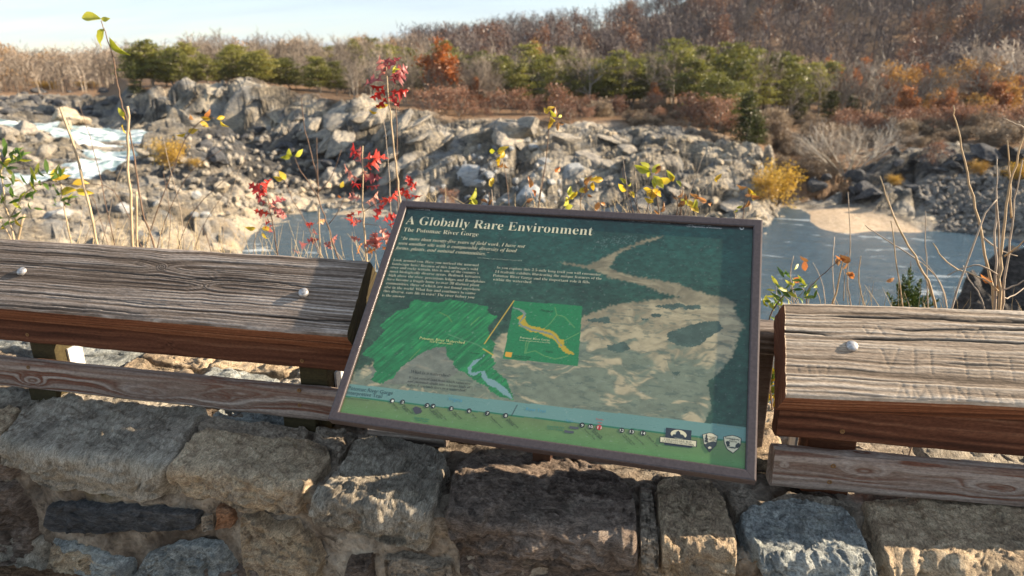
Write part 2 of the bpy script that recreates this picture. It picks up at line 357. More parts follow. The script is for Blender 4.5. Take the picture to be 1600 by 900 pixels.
def terr_extra(t, c, v):
    big = t.rng(t.noise(0.16, 5, 0.6, v, 0.8), 0.42, 0.58)
    c = t.n('ShaderNodeHueSaturation', {'Color': c, 'Value': t.rng(big, 0, 1, 0.45, 1.3)}).outputs[0]
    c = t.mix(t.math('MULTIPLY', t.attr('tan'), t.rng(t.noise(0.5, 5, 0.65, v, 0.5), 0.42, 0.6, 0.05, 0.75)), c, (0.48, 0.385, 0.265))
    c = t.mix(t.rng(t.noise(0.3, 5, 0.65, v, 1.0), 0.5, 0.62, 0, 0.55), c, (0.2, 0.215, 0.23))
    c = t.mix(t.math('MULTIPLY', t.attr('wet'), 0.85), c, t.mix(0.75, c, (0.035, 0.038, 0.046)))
    n = t.noise(1.1, 5, 0.7, v)
    lit = t.ramp(t.noise(3.5, 6, 0.75, v), [(0.3, (0.09, 0.05, 0.028)), (0.5, (0.2, 0.12, 0.065)), (0.7, (0.31, 0.21, 0.12))])
    c = t.mix(t.math('MULTIPLY', t.attr('litter'), t.rng(n, 0.3, 0.5, 0.75, 1.0)), c, lit)
    c = t.mix(t.attr('near'), c, lit)
    sd = t.ramp(t.noise(2.5, 5, 0.7, v), [(0.35, (0.44, 0.33, 0.22)), (0.65, (0.6, 0.48, 0.35))])
    return t.mix(t.attr('sand'), c, sd)
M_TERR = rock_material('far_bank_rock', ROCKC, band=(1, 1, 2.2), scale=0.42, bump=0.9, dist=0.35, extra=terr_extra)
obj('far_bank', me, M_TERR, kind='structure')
# the great sheet of ground under everything, to the horizon
V = np.array([[-1500, -1500, -18.5], [1500, -1500, -18.5], [1500, 1500, -18.5], [-1500, 1500, -18.5]], float)
obj('ground', new_mesh('ground', V, [np.array([[0, 1, 2, 3]])]), mat_simple('valley_soil', (0.13, 0.09, 0.055), scale=0.3), kind='structure')

def terr_z(a, d):
    ia = np.clip(np.searchsorted(_a, a)-1, 0, len(_a)-2); idd = np.clip(np.searchsorted(_d, d)-1, 0, len(_d)-2)
    wa = (a-_a[ia])/(_a[ia+1]-_a[ia]); wd = (d-_d[idd])/(_d[idd+1]-_d[idd])
    return Z2[ia, idd]*(1-wa)*(1-wd)+Z2[ia+1, idd]*wa*(1-wd)+Z2[ia, idd+1]*(1-wa)*wd+Z2[ia+1, idd+1]*wa*wd
_dm = np.concatenate([np.arange(40, 130, 0.25), np.arange(130, 420, 1.5)])
def hit(px, py, dmin=40):
    """first point of the land seen through a pixel: (x, y, z, distance)"""
    r = ray(px, py); h = hypot(r@Rh, r@Fh); a = atan2(r@Rh, r@Fh)
    dm = _dm[_dm >= dmin]; z = terr_z(np.full(len(dm), a), dm); k = np.argmax(z >= dm*r[2]/h)
    if not (z >= dm*r[2]/h).any(): return None
    d = dm[k]; x, y = world_xy(a, d); return np.array([x, y, z[k]]), d
def stand(px, d, py=150):
    a = float(az_of(px, py)); x, y = world_xy(a, d); return np.array([x, y, float(terr_z(a, d))])

# ------------------------------------------------------------------ water
t = NT('pool_water'); v = t.coord(scale=(0.55, 1.5, 1), rot=(0, 0, 0.2)); n1 = t.noise(0.55, 6, 0.66, v, 0.8); n2 = t.noise(3.0, 4, 0.6, v)
foam = t.rng(t.noise(0.42, 7, 0.66, t.coord(scale=(0.5, 1.6, 1), rot=(0, 0, 0.25)), 0.8), 0.60, 0.70)
t.bsdf(color=t.mix(foam, (0.045, 0.085, 0.115), (0.55, 0.6, 0.62)), rough=t.rng(foam, 0, 1, 0.16, 0.7), spec=0.6,
       normal=t.bump(t.math('ADD', n1, t.math('MULTIPLY', n2, 0.35)), 0.8, 0.6))
M_POOL = t.m
aa = np.radians(np.linspace(-60, 60, 61)); dd = np.array([14, 22, 34, 50, 70, 90.0]); Ag, Dg = np.meshgrid(aa, dd, indexing='ij'); xg, yg = world_xy(Ag, Dg)
obj('river_pool', new_mesh('river_pool', np.stack([xg, yg, np.full_like(xg, ZW)], -1).reshape(-1, 3), [grid_faces(61, 6)[:, ::-1]]), M_POOL, kind='structure')
# white water of the falls, a rough sheet over the rock steps
ia0, ia1 = np.searchsorted(_a, [azc[0]*1.02, az_of(300)]); id0, id1 = np.searchsorted(_d, [60, 128])
sub = np.s_[ia0:ia1, id0:id1]
zr = blur(Z0[sub], 6)+0.05+1.1*(fbm(X2[sub]/2.6, Y2[sub]/2.6, 0, 3, 61)-0.5)+0.12*(fbm(X2[sub]/0.35, Y2[sub]/0.35, 0, 2, 62)-0.5)
keep = (blur(rap[sub], 5) > 0.12); fq = grid_faces(zr.shape[0], zr.shape[1])[:, ::-1]
fq = fq[keep.ravel()[fq].all(1)]; us = np.unique(fq); mp = -np.ones(zr.size, int); mp[us] = np.arange(len(us))
VV = np.stack([X2[sub], Y2[sub], zr], -1).reshape(-1, 3)[us]
t = NT('white_water'); v = t.coord(scale=(1, 0.6, 1)); n = t.noise(0.55, 7, 0.62, v, 1.0)
c = t.ramp(n, [(0.36, (0.09, 0.14, 0.15)), (0.45, (0.24, 0.33, 0.35)), (0.53, (0.5, 0.56, 0.57)), (0.66, (0.72, 0.74, 0.74))])
t.bsdf(color=c, rough=0.5, spec=0.4, normal=t.bump(t.noise(2.0, 5, 0.6, v), 0.4, 0.3))
obj('river_rapids', new_mesh('river_rapids', VV, [mp[fq]], True), t.m, kind='structure')

# ================================================================== STONE WALL
ZT = -1.0
_lip = np.array([(-150,680),(3,690),(58,707),(220,724),(258,733),(275,733),(372,743),(413,755),(482,774),(494,779),(683,808),(705,810),(871,834),(998,854),(1034,850),(1150,870),(1195,878),(1367,885),(1382,880),(1424,888),(1600,897),(1750,908)], float)
_lp = at_z(_lip[:, 0], _lip[:, 1], ZT)
def LIP(x):
    xs = np.linspace(-2.6, 1.9, 120); ys = np.interp(xs, _lp[:, 0], _lp[:, 1])
    ys = np.convolve(np.pad(ys, 2, 'edge'), np.ones(5)/5, 'valid'); return np.interp(x, xs, ys)
VB = 0.74
def wall_pt(u, v, lift=0.0):
    """unfolded wall surface: v > 0 on the top, v < 0 down the front; lift along the outward normal"""
    r = 0.013; L = LIP(u)+0.010*(fbm(u*21, v*0+0.5, 0, 3, 207)-0.5)*2
    th = np.clip((v+r)/(2*r), 0, 1)*(pi/2)                      # 0: front, pi/2: top
    ny, nz = -np.cos(th), np.sin(th)
    y = np.where(v >= r, L+v, np.where(v <= -r, L, L+r-r*np.cos(th))); z = np.where(v >= r, ZT, np.where(v <= -r, ZT+v, ZT-r+r*np.sin(th)))
    y = y + 0.035*sstep(0.05, 0.10, -v)
    return np.stack([u, y+ny*lift, z+nz*lift], -1)
def px_uv(px, py):
    p = at_z(px, py, ZT)
    if p[1] >= LIP(p[0]): return (p[0], p[1]-LIP(p[0]))
    q = p
    for _ in range(4): q = at_y(px, py, LIP(q[0])+0.02)
    return (q[0], q[2]-ZT)
wall = empty('stone_wall', (-0.3, 1.6, -1.62), label='low mortared stone wall of brown and grey schist under the wooden rails', cat='wall')
EDGES = []
def stone_mat(name, cols, grain=(1, 1, 3), rot=(0.2, 0.3, 0.1), lichen=0.0, scale=1.0, dark=0.45):
    t = NT(name); v = t.coord(); vb = t.coord(scale=grain, rot=rot)
    n1 = t.noise(3.5*scale, 5, 0.6, v, 0.4); n2 = t.noise(22*scale, 9, 0.72, vb, 0.7); n3 = t.noise(120, 5, 0.75, vb)
    c = t.ramp(t.math('ADD', t.math('MULTIPLY', n1, 0.4), t.math('MULTIPLY', n2, 0.6)), tight(cols, 0.62))
    c = t.n('ShaderNodeHueSaturation', {'Color': c, 'Value': t.rng(n3, 0.32, 0.68, 0.42, 1.6)}).outputs[0]
    c = t.mix(t.rng(t.noise(5, 8, 0.75, v, 0.5), 0.52, 0.62, 0, dark), c, (0.03, 0.027, 0.024))
    if lichen: c = t.mix(t.rng(t.noise(11, 7, 0.75, v, 0.6), 0.55, 0.66, 0, lichen), c, (0.36, 0.36, 0.25))
    h = t.math('ADD', t.math('ADD', n2, t.math('MULTIPLY', n3, 0.45)), t.math('MULTIPLY', n1, 0.6))
    t.bsdf(color=c, rough=0.82, spec=0.3, normal=t.bump(h, 1.0, 0.02)); return t.m
SM = dict(
 schist=stone_mat('brown_grey_schist', [(0.28, (0.132, 0.111, 0.084)), (0.45, (0.316, 0.274, 0.214)), (0.6, (0.499, 0.445, 0.358)), (0.8, (0.675, 0.608, 0.504))], (3.5, 0.9, 2), (0.1, 0.2, 0.5), 0.12),
 tan=stone_mat('tan_schist', [(0.28, (0.176, 0.13, 0.084)), (0.45, (0.396, 0.296, 0.198)), (0.6, (0.587, 0.459, 0.305)), (0.8, (0.734, 0.622, 0.458))], (2, 1, 3), (0.3, 0.1, 0.2), 0.15),
 blue=stone_mat('blue_grey_stone', [(0.28, (0.0954, 0.104, 0.107)), (0.45, (0.243, 0.259, 0.252)), (0.6, (0.396, 0.415, 0.39)), (0.8, (0.587, 0.593, 0.534))], (1.5, 1, 2.5), (0.4, 0.1, 0.7), 0.25),
 dark=stone_mat('dark_slate', [(0.28, (0.0264, 0.0267, 0.029)), (0.48, (0.0616, 0.0637, 0.0672)), (0.65, (0.125, 0.124, 0.126)), (0.8, (0.249, 0.245, 0.237))], (1, 1, 5), (0, 0.05, 0), 0.0),
 brown=stone_mat('dark_brown_schist', [(0.28, (0.0587, 0.043, 0.0336)), (0.45, (0.161, 0.119, 0.0916)), (0.6, (0.287, 0.222, 0.176)), (0.8, (0.44, 0.37, 0.305))], (1, 1.0, 4), (0, 0.12, 0), 0.1),
 rust=stone_mat('rusty_stone', [(0.28, (0.161, 0.0741, 0.0336)), (0.5, (0.352, 0.178, 0.0916)), (0.7, (0.484, 0.296, 0.183))], (1, 1, 2)),
 ms=stone_mat('mortar_stone', [(0.28, (0.147, 0.115, 0.084)), (0.48, (0.293, 0.241, 0.183)), (0.65, (0.425, 0.356, 0.275)), (0.8, (0.528, 0.459, 0.366))], (1, 1, 1)))
def stone(poly_uv, mat, H=0.022, seed=0, edge=0.009, rough=1.0, nb=200, nr=54, slope=(0, 0), label=None):
    r = np.random.default_rng(seed); poly = np.asarray(poly_uv, float)
    A = 0.5*np.sum(poly[:, 0]*np.roll(poly[:, 1], -1)-np.roll(poly[:, 0], -1)*poly[:, 1])
    if A < 0: poly = poly[::-1]
    nxt = np.roll(poly, -1, 0); cr = poly[:, 0]*nxt[:, 1]-nxt[:, 0]*poly[:, 1]; A = cr.sum()/2
    c = np.array([((poly[:, 0]+nxt[:, 0])*cr).sum(), ((poly[:, 1]+nxt[:, 1])*cr).sum()])/(6*A)
    seg = np.linalg.norm(nxt-poly, axis=1); cum = np.concatenate([[0], np.cumsum(seg)]); s = np.linspace(0, cum[-1], nb, endpoint=False)
    B = np.stack([np.interp(s, cum, np.append(poly[:, k], poly[0, k])) for k in (0, 1)], -1)
    for _ in range(2): B = (np.roll(B, 1, 0)+2*B+np.roll(B, -1, 0))/4
    dv = B-c; Rr = np.linalg.norm(dv, axis=1); wob = 1+0.010*(fbm(B[:, 0]*60, B[:, 1]*60, seed, 3, seed)-0.5)*2*0.12/np.maximum(Rr, 0.05)*3
    dv = dv*wob[:, None]; EDGES.append(c+dv*1.02)
    rho = np.concatenate([[1.05, 1.025], 1-np.linspace(0, 1, nr-2)**1.25*0.985])
    U = c[0]+rho[:, None]*dv[None, :, 0]; W = c[1]+rho[:, None]*dv[None, :, 1]
    dist = (1-rho)[:, None]*Rr[None, :]
    q = np.clip(dist/edge, 0, 1); H = H*0.75; h = H*np.sqrt(np.clip(1-(1-q)**2, 0, 1))
    big = (fbm(U*7+seed, W*7, 0, 3, seed+1)-0.5)*0.012+(fbm(U*22, W*26+seed, 0, 4, seed+2)-0.5)*0.010
    fl = (fbm(U*26, (W+0.25*U)*95, 0, 3, seed+3)-0.5)*0.0075 + (fbm(U*130, W*130, 0, 2, seed+4)-0.5)*0.004
    ch = -0.010*sstep(0.60, 0.68, fbm(U*11, W*11, 3, 3, seed+6))
    bl, be = blocks(U+0.02*fbm(U*20, W*20, 0, 2, seed+7), W*1.7, 0.075, seed+30, 0.9); bl2, be2 = blocks(U, W*2.4+0.3*U, 0.028, seed+40, 0.9)
    ch = ch + 0.0075*bl + 0.0045*bl2 - 0.0035*np.exp(-be2*14)*sstep(0.5, 0.65, fbm(U*16, W*16, 7, 2, seed+8))
    big = big*(1+0.9*sstep(0.0, 0.03, -W)); ch = ch*(1+0.8*sstep(0.0, 0.03, -W))
    h = h + rough*(big+fl+ch)*sstep(0, 0.8, q) + (U-c[0])*slope[0]+(W-c[1])*slope[1]
    h = np.where(dist < -1e-6, -0.02, h-0.004*(dist < 1e-4))
    P = wall_pt(U, W, h); n = P.shape[1]
    F = grid_faces(len(rho), n, True); V = P.reshape(-1, 3)
    V = np.vstack([V, V[-n:].mean(0)]); k = len(V)-1; j = np.arange(n); T = np.stack([(len(rho)-1)*n+j, np.full(n, k), (len(rho)-1)*n+(j+1) % n], -1)
    o = put(obj('stone', new_mesh('stone', V, [F[:, ::-1], T[:, ::-1]], True), SM[mat]), wall)
    if label: o['label'] = label
    return o
def pstone(pts, *a, **k): return stone([px_uv(float(x), float(y)) for x, y in pts], *a, **k)
pstone([(76,624),(165,606),(250,618),(327,645),(303,676),(272,728),(262,755),(258,776),(220,785),(172,776),(120,767),(83,772),(55,755),(20,721),(3,690),(34,648)], 'schist', 0.026, 1, label='broad grey brown slab with a ragged front edge')
pstone([(-120,650),(0,646),(20,641),(33,647),(20,664),(0,684),(-120,690)], 'tan', 0.018, 2)
pstone([(-160,615),(40,608),(74,619),(36,643),(20,636),(0,640),(-160,645)], 'schist', 0.016, 3)
pstone([(-140,696),(-4,696),(12,733),(18,752),(-140,770)], 'brown', 0.02, 4)
pstone([(-140,776),(16,762),(36,797),(56,858),(54,878),(10,884),(-140,890)], 'brown', 0.032, 5)
pstone([(306,688),(327,681),(430,692),(482,690),(513,704),(517,724),(496,752),(477,776),(478,793),(460,800),(430,800),(375,793),(344,783),(296,769),(274,742),(279,717)], 'tan', 0.026, 6, label='flat tan stone with a dark chipped front')
pstone([(312,661),(330,655),(400,662),(479,671),(485,676),(477,686),(430,687),(320,677),(310,671)], 'ms', 0.010, 7, edge=0.012)
pstone([(335,647),(348,638),(465,652),(462,663),(400,658),(334,652)], 'blue', 0.012, 8, edge=0.012)
pstone([(488,690),(495,668),(560,680),(545,700),(528,722),(522,706)], 'ms', 0.012, 9)
pstone([(552,694),(600,686),(694,712),(699,734),(691,760),(684,785),(679,810),(672,857),(658,865),(610,854),(552,836),(509,814),(494,785),(509,760),(538,727)], 'schist', 0.026, 10, label='grey speckled block left of the long dark stone')
pstone([(705,752),(716,731),(755,716),(842,720),(915,728),(962,746),(987,772),(993,803),(996,843),(997,872),(996,912),(860,915),(719,903),(712,857),(703,814),(701,785)], 'brown', 0.028, 11, label='long dark brown stone under the middle of the sign')
pstone([(1000,760),(1016,758),(1023,803),(1029,850),(1029,905),(1003,905),(1000,843)], 'ms', 0.014, 12, edge=0.012)
pstone([(1026,761),(1049,752),(1109,760),(1127,784),(1148,836),(1151,862),(1146,892),(1143,908),(1034,908),(1032,840),(1026,802)], 'tan', 0.026, 13, label='rusty tan stone below the right corner of the sign')
pstone([(1154,812),(1169,799),(1232,788),(1311,798),(1334,817),(1352,855),(1364,881),(1370,908),(1210,912),(1187,883),(1165,847)], 'blue', 0.024, 14, label='blue grey flat stone right of the sign')
pstone([(1345,793),(1430,780),(1600,796),(1740,812),(1790,870),(1760,930),(1600,935),(1382,930),(1376,874),(1366,844),(1352,817)], 'tan', 0.028, 15, label='broad sunlit tan stone at the right end of the wall')
pstone([(1130,770),(1160,762),(1190,788),(1166,797),(1150,806)], 'ms', 0.010, 16, edge=0.012)
pstone([(1204,785),(1225,774),(1330,785),(1342,800),(1320,797),(1232,785)], 'ms', 0.010, 17, edge=0.01)
pstone([(74,790),(114,788),(172,797),(275,803),(306,805),(305,828),(241,831),(155,833),(86,828),(72,819)], 'dark', 0.030, 18, edge=0.012, rough=0.45, label='thin black slate bar set in the wall face')
pstone([(200,915),(224,871),(275,852),(337,858),(355,876),(372,915)], 'blue', 0.024, 19)
pstone([(374,809),(399,807),(424,828),(458,824),(482,845),(499,883),(492,912),(386,912),(375,862)], 'tan', 0.026, 20)
pstone([(74,857),(117,860),(155,876),(182,890),(181,915),(70,915)], 'tan', 0.02, 21)
pstone([(335,797),(358,800),(365,817),(355,831),(333,831)], 'rust', 0.022, 22, edge=0.012, rough=0.5)
pstone([(541,878),(578,872),(582,912),(533,912)], 'brown', 0.018, 23, edge=0.012)
pstone([(598,874),(655,880),(700,888),(712,915),(604,915)], 'ms', 0.016, 24)
pstone([(310,812),(328,808),(330,832),(312,836)], 'ms', 0.012, 25, edge=0.01)
# stones of the wall top behind the rails, and the lower courses of the face
r_ = random.Random(31)
x = -2.6
while x < 1.8:
    wd = r_.uniform(0.2, 0.42)
    for (v0, v1) in ((0.37, 0.54), (0.56, 0.73)):
        if r_.random() < 0.92:
            j = lambda: r_.uniform(-.014, .014)
            stone([(x+.012+j(), v0+j()), (x+wd/2, v0+j()), (x+wd-.012+j(), v0+j()), (x+wd-.012+j(), (v0+v1)/2), (x+wd-.012+j(), v1+j()), (x+wd/2, v1+j()), (x+.012+j(), v1+j())], r_.choice(['tan', 'blue', 'schist', 'tan', 'ms']), 0.018, r_.randrange(999), nb=70, nr=18)
    x += wd
for row, (v0, v1) in enumerate(((-0.47, -0.335), (-0.61, -0.49))):
    x = -2.6
    while x < 1.8:
        wd = r_.uniform(0.2, 0.45); j = lambda: r_.uniform(-.02, .02)
        stone([(x+.015, v0+j()), (x+wd/2, v0+j()), (x+wd-.015, v0+j()), (x+wd-.015+j(), (v0+v1)/2), (x+wd-.015, v1+j()), (x+wd/2, v1+j()), (x+.015, v1+j())], r_.choice(['tan', 'brown', 'schist', 'brown', 'blue']), 0.022, r_.randrange(999), nb=60, nr=16); x += wd
# mortar between the stones, cracked along their edges
us = np.arange(-2.7, 1.95, 0.0085); vs_ = np.concatenate([np.arange(-0.62, -0.3, 0.02), np.arange(-0.3, VB, 0.008)])
U, Vv = np.meshgrid(us, vs_, indexing='ij')
lift = 0.026*(fbm(U*9, Vv*9, 0, 5, 201, 0.6)-0.5)*1.6+0.012*(fbm(U*48, Vv*48, 0, 3, 202)-0.5)-0.010-0.010*sstep(0.60, 0.66, fbm(U*16, Vv*16, 3, 4, 203))
near = np.full(U.shape, 9.0)
for B_ in EDGES:
    i0, i1 = np.searchsorted(us, [B_[:, 0].min()-0.03, B_[:, 0].max()+0.03]); j0, j1 = np.searchsorted(vs_, [B_[:, 1].min()-0.03, B_[:, 1].max()+0.03]); s_ = np.s_[i0:i1, j0:j1]
    if i1 <= i0 or j1 <= j0: continue
    d_ = np.full(U[s_].shape, 9.0)
    for b0 in range(0, len(B_), 25): d_ = np.minimum(d_, np.sqrt(((U[s_][..., None]-B_[b0:b0+25, 0])**2+(Vv[s_][..., None]-B_[b0:b0+25, 1])**2).min(-1)))
    near[s_] = np.minimum(near[s_], d_)
lift = lift - 0.014*np.exp(-(near/0.007)**2)*sstep(0.36, 0.56, fbm(U*8, Vv*8, 0, 3, 209))
P = wall_pt(U, Vv, lift)
t = NT('mortar'); v = t.coord(); n1 = t.noise(7, 7, 0.65, v, 0.3); n2 = t.noise(70, 5, 0.7, v)
c = t.ramp(n1, tight([(0.3, (0.085, 0.066, 0.05)), (0.48, (0.21, 0.17, 0.13)), (0.62, (0.33, 0.28, 0.22)), (0.8, (0.43, 0.375, 0.3))], 0.65))
c = t.mix(t.rng(t.noise(13, 7, 0.75, v, 0.8), 0.55, 0.64, 0, 0.75), c, (0.03, 0.025, 0.02))
c = t.mix(t.rng(t.noise(3.2, 5, 0.7, v), 0.6, 0.72, 0, 0.6), c, (0.12, 0.105, 0.03))
c = t.n('ShaderNodeHueSaturation', {'Color': c, 'Value': t.rng(n2, 0.3, 0.7, 0.65, 1.25)}).outputs[0]
t.bsdf(color=c, rough=0.95, spec=0.15, normal=t.bump(t.math('ADD', n1, t.math('MULTIPLY', n2, 0.5)), 1.0, 0.025)); M_MORT = t.m
gf = grid_faces(len(us), len(vs_))
Vm = P.reshape(-1, 3); nb = len(Vm)
back = np.array([[x, LIP(x)+VB-0.008, -1.9] for x in us]); e0 = np.arange(len(us))*len(vs_)+len(vs_)-1
bq = np.stack([e0[:-1], e0[1:], nb+1+np.arange(len(us)-1), nb+np.arange(len(us)-1)], -1)
put(obj('mortar_bed', new_mesh('mortar_bed', np.vstack([Vm, back]), [gf, bq], True), M_MORT), wall)

# path in front of the wall
V = np.array([[-6, -4, -1.62], [6, -4, -1.62], [6, 1.6, -1.62], [-6, 1.6, -1.62]], float)
obj('path', new_mesh('path', V, [np.array([[0, 1, 2, 3]])]), mat_simple('gravel_path', (0.36, 0.31, 0.25), scale=40, bump=0.5), kind='structure')

# ================================================================== WOODEN RAILS
def wood_mat(name, ramp, red=None, rough=0.85, spotty=0.3, bump=0.5):
    """weathered timber: 'grain' (0 groove .. 1 ridge) and 'crack' come with the mesh, the board runs along X"""
    t = NT(name); g = t.attr('grain'); ck = t.attr('crack')
    v = t.coord(scale=(3.0, 60, 60)); fine = t.noise(2.2, 5, 0.65, v); broad = t.noise(3.2, 5, 0.6, t.coord(scale=(1.0, 5, 5)), 0.4); pit = t.noise(260, 3, 0.6, t.coord(scale=(0.35, 1, 1)))
    f = t.math('ADD', t.math('MULTIPLY', g, 0.62), t.math('MULTIPLY', fine, 0.38))
    f = t.math('ADD', f, t.math('MULTIPLY', t.math('SUBTRACT', broad, 0.5), spotty))
    c = t.ramp(f, ramp)
    if red is not None:
        m = t.math('MULTIPLY', t.rng(g, 0.42, 0.16, 0, 1), t.rng(broad, 0.38, 0.6, 0.05, 0.9)); c = t.mix(m, c, red)
    c = t.n('ShaderNodeHueSaturation', {'Color': c, 'Value': t.rng(pit, 0.3, 0.7, 0.72, 1.22)}).outputs[0]
    c = t.mix(ck, c, (0.012, 0.009, 0.007))
    t.bsdf(color=c, rough=rough, spec=0.25, normal=t.bump(t.math('ADD', fine, t.math('MULTIPLY', pit, 0.5)), bump, 0.003)); return t.m
W_GREY = wood_mat('weathered_grey_wood', [(0.22, (0.05, 0.035, 0.026)), (0.42, (0.125, 0.095, 0.074)), (0.6, (0.22, 0.178, 0.148)), (0.8, (0.37, 0.32, 0.28))], spotty=0.55)
W_PALE = wood_mat('weathered_pale_wood', [(0.18, (0.10, 0.072, 0.05)), (0.4, (0.25, 0.19, 0.138)), (0.6, (0.38, 0.31, 0.24)), (0.82, (0.5, 0.435, 0.36))], spotty=0.2)
W_RED = wood_mat('brown_stained_wood', [(0.2, (0.075, 0.026, 0.012)), (0.45, (0.16, 0.058, 0.027)), (0.65, (0.22, 0.088, 0.043)), (0.85, (0.3, 0.15, 0.085))], spotty=0.3, bump=0.3)
W_WORN = wood_mat('worn_red_wood', [(0.2, (0.16, 0.085, 0.06)), (0.42, (0.22, 0.155, 0.12)), (0.6, (0.3, 0.235, 0.195)), (0.82, (0.4, 0.335, 0.285))], red=(0.15, 0.055, 0.03), spotty=0.15)
W_SHADE = wood_mat('shaded_brown_wood', [(0.2, (0.04, 0.014, 0.007)), (0.45, (0.092, 0.033, 0.017)), (0.65, (0.135, 0.052, 0.027)), (0.85, (0.2, 0.092, 0.052))], spotty=0.3, bump=0.3)  # darker copy of the brown stain: shade of the recessed face boards painted in
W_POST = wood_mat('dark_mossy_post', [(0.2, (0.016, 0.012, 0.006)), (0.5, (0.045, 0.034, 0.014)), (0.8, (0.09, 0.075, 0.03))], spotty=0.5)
def timber(name, parent, org, L, W, T, tilt, mat, seed, knots=(), eyes=(), cracks=(), carve=(), freq=170, relief=0.0016, du=0.004, dw=0.0025, wane=0.004, face_dense=True, endmat=None, matside=None, rise=0.0, yawz=0.0, skew=0.0):
    """board along X. org = the corner where the top face meets the near face at its left end; tilt = slope of the
    top face (0 = level), W = width of the top face, T = thickness. Grain runs along the board round its knots."""
    hy = np.array([-sin(yawz), cos(yawz), 0]); a = hy*cos(tilt)+Uh*sin(tilt); nrm = -hy*sin(tilt)+Uh*cos(tilt)     # across the top face, out of it
    rad = 0.006
    def seg(p0, p1, st): n = max(2, int(round(np.linalg.norm(np.subtract(p1, p0))/st))); return [np.array(p0)+(np.array(p1)-p0)*i/n for i in range(n)]
    fine = dw; co = dw*4
    per = seg((rad, 0.), (W-rad, 0.), fine)+seg((W-rad, 0.), (W, -rad), 0.003)+seg((W, -rad), (W, -T+rad), co)+seg((W, -T+rad), (W-rad, -T), 0.003)+seg((W-rad, -T), (rad, -T), co)+seg((rad, -T), (0., -T+rad), 0.003)+seg((0., -T+rad), (0., -rad), fine)+seg((0., -rad), (rad, 0.), 0.003)
    per = np.array(per); n = len(per); tg = np.roll(per, -1, 0)-np.roll(per, 1, 0); on = np.stack([-tg[:, 1], tg[:, 0]], -1); on /= np.linalg.norm(on, axis=1)[:, None]
    nu = int(L/du)+1; u = np.linspace(0, L, nu); s = np.cumsum(np.concatenate([[0], np.linalg.norm(np.diff(per, axis=0), axis=1)]))
    Ug, Sg = np.meshgrid(u, s, indexing='ij'); Wg = np.broadcast_to(per[:, 0], Ug.shape); Tg = np.broadcast_to(per[:, 1], Ug.shape)
    acr = Wg + (-Tg)*0.9                                          # coordinate across the grain
    g = acr + 0.0065*(fbm(Ug*2.3, acr*6, 0, 3, seed)-0.5)*2 + 0.0035*(fbm(Ug*9, acr*14, 0, 3, seed+1)-0.5)*2 + 0.012*Ug*(vnoise(seed*1.7, 0.3)-0.5)*4
    near_knot = np.zeros_like(g); ring = np.zeros_like(g)
    top = (np.abs(Tg) < 0.004) if True else None
    for (ku, kw, kr) in knots:
        du_, dw_ = Ug-ku, acr-kw; g = g + np.sign(dw_)*kr*0.9*np.exp(-(du_/(kr*3.4))**2)*np.exp(-np.abs(dw_)/(kr*2.4))
        q = np.hypot(du_*0.8, dw_)/kr; q = q*(1+0.25*(fbm(Ug*90, acr*90, 0, 2, seed+9)-0.5)); m = np.exp(-(q/0.95)**4); near_knot = np.maximum(near_knot, m); ring = np.where(m > 0.3, q*3.1, ring)
    for (eu, ew, er, el) in eyes:                                  # cathedral arches: long nested ovals
        q = np.hypot((Ug-eu)/el, acr-ew)+0.004*(fbm(Ug*14, acr*40, 0, 2, seed+4)-0.5)*2; m = np.clip(1-q/er, 0, 1); m = m*m*(3-2*m); g = g*(1-m)+q*m
    f1 = vnoise(Ug*1.6, g*freq, 0, seed+2); f2 = vnoise(Ug*5, g*freq*2.3, 0, seed+3); lines = 0.68*f1+0.32*f2
    lines = lines*(1-near_knot)+near_knot*(0.5+0.42*np.sin(ring*2*pi)-0.12)
    grain = np.clip((lines-0.5)*1.35+0.5, 0, 1)
    crack = np.zeros_like(g)
    for (c0, c1, cw, wd, dp) in cracks:
        cy = cw+0.010*(fbm(Ug*3.3, 0*Ug+cw*50, 0, 4, seed+20)-0.5)*2+0.0025*(fbm(Ug*25, 0*Ug+cw*9, 0, 3, seed+21)-0.5)*2
        end = sstep(0, 0.09, Ug-c0)*sstep(0, 0.12, c1-Ug) if c0 > 0.001 else sstep(0, 0.12, c1-Ug)
        crack = np.maximum(crack, dp*np.exp(-((acr-cy)/(wd*(0.35+0.65*end)+1e-5))**2)*(end > 0.02)*np.clip(end*1.6, 0, 1))
    fc = vnoise(Ug*2.2+50, g*freq*0.8, 0, seed+5); crack = np.maximum(crack, 0.55*sstep(0.84, 0.93, fc)*sstep(0.45, 0.7, vnoise(Ug*3, acr*8, 0, seed+6)))
    cv = np.zeros_like(g)
    for (x0, w0, x1, w1) in carve:
        dx, dw2 = x1-x0, w1-w0; tt = np.clip(((Ug-x0)*dx+(Wg-w0)*dw2)/(dx*dx+dw2*dw2+1e-9), 0, 1); dd = np.hypot(Ug-x0-tt*dx, Wg-w0-tt*dw2)
        cv = np.maximum(cv, np.exp(-(dd/0.0022)**2)*(np.abs(Tg) < 0.004))
    disp = relief*(grain-0.5)*2 - 0.004*np.clip(crack, 0, 1) - 0.0008*cv + 0.0022*(fbm(Ug*6, acr*12, 0, 3, seed+7)-0.5)
    cor = np.exp(-(np.minimum(np.minimum(np.hypot(Wg, Tg), np.hypot(Wg-W, Tg)), np.hypot(Wg, Tg+T))/0.012)**2)
    disp = disp - cor*wane*(0.2+1.3*fbm(Ug*14, Sg*5, 0, 4, seed+8))
    Wd = Wg+on[None, :, 0]*disp; Td = Tg+on[None, :, 1]*disp
    ue = Ug + (Ug < 1e-6)*0.004*(fbm(Wg*60, Tg*60, 0, 3, seed+10)-0.5) + (Ug > L-1e-6)*0.004*(fbm(Wg*60, Tg*60, 3, 3, seed+11)-0.5)
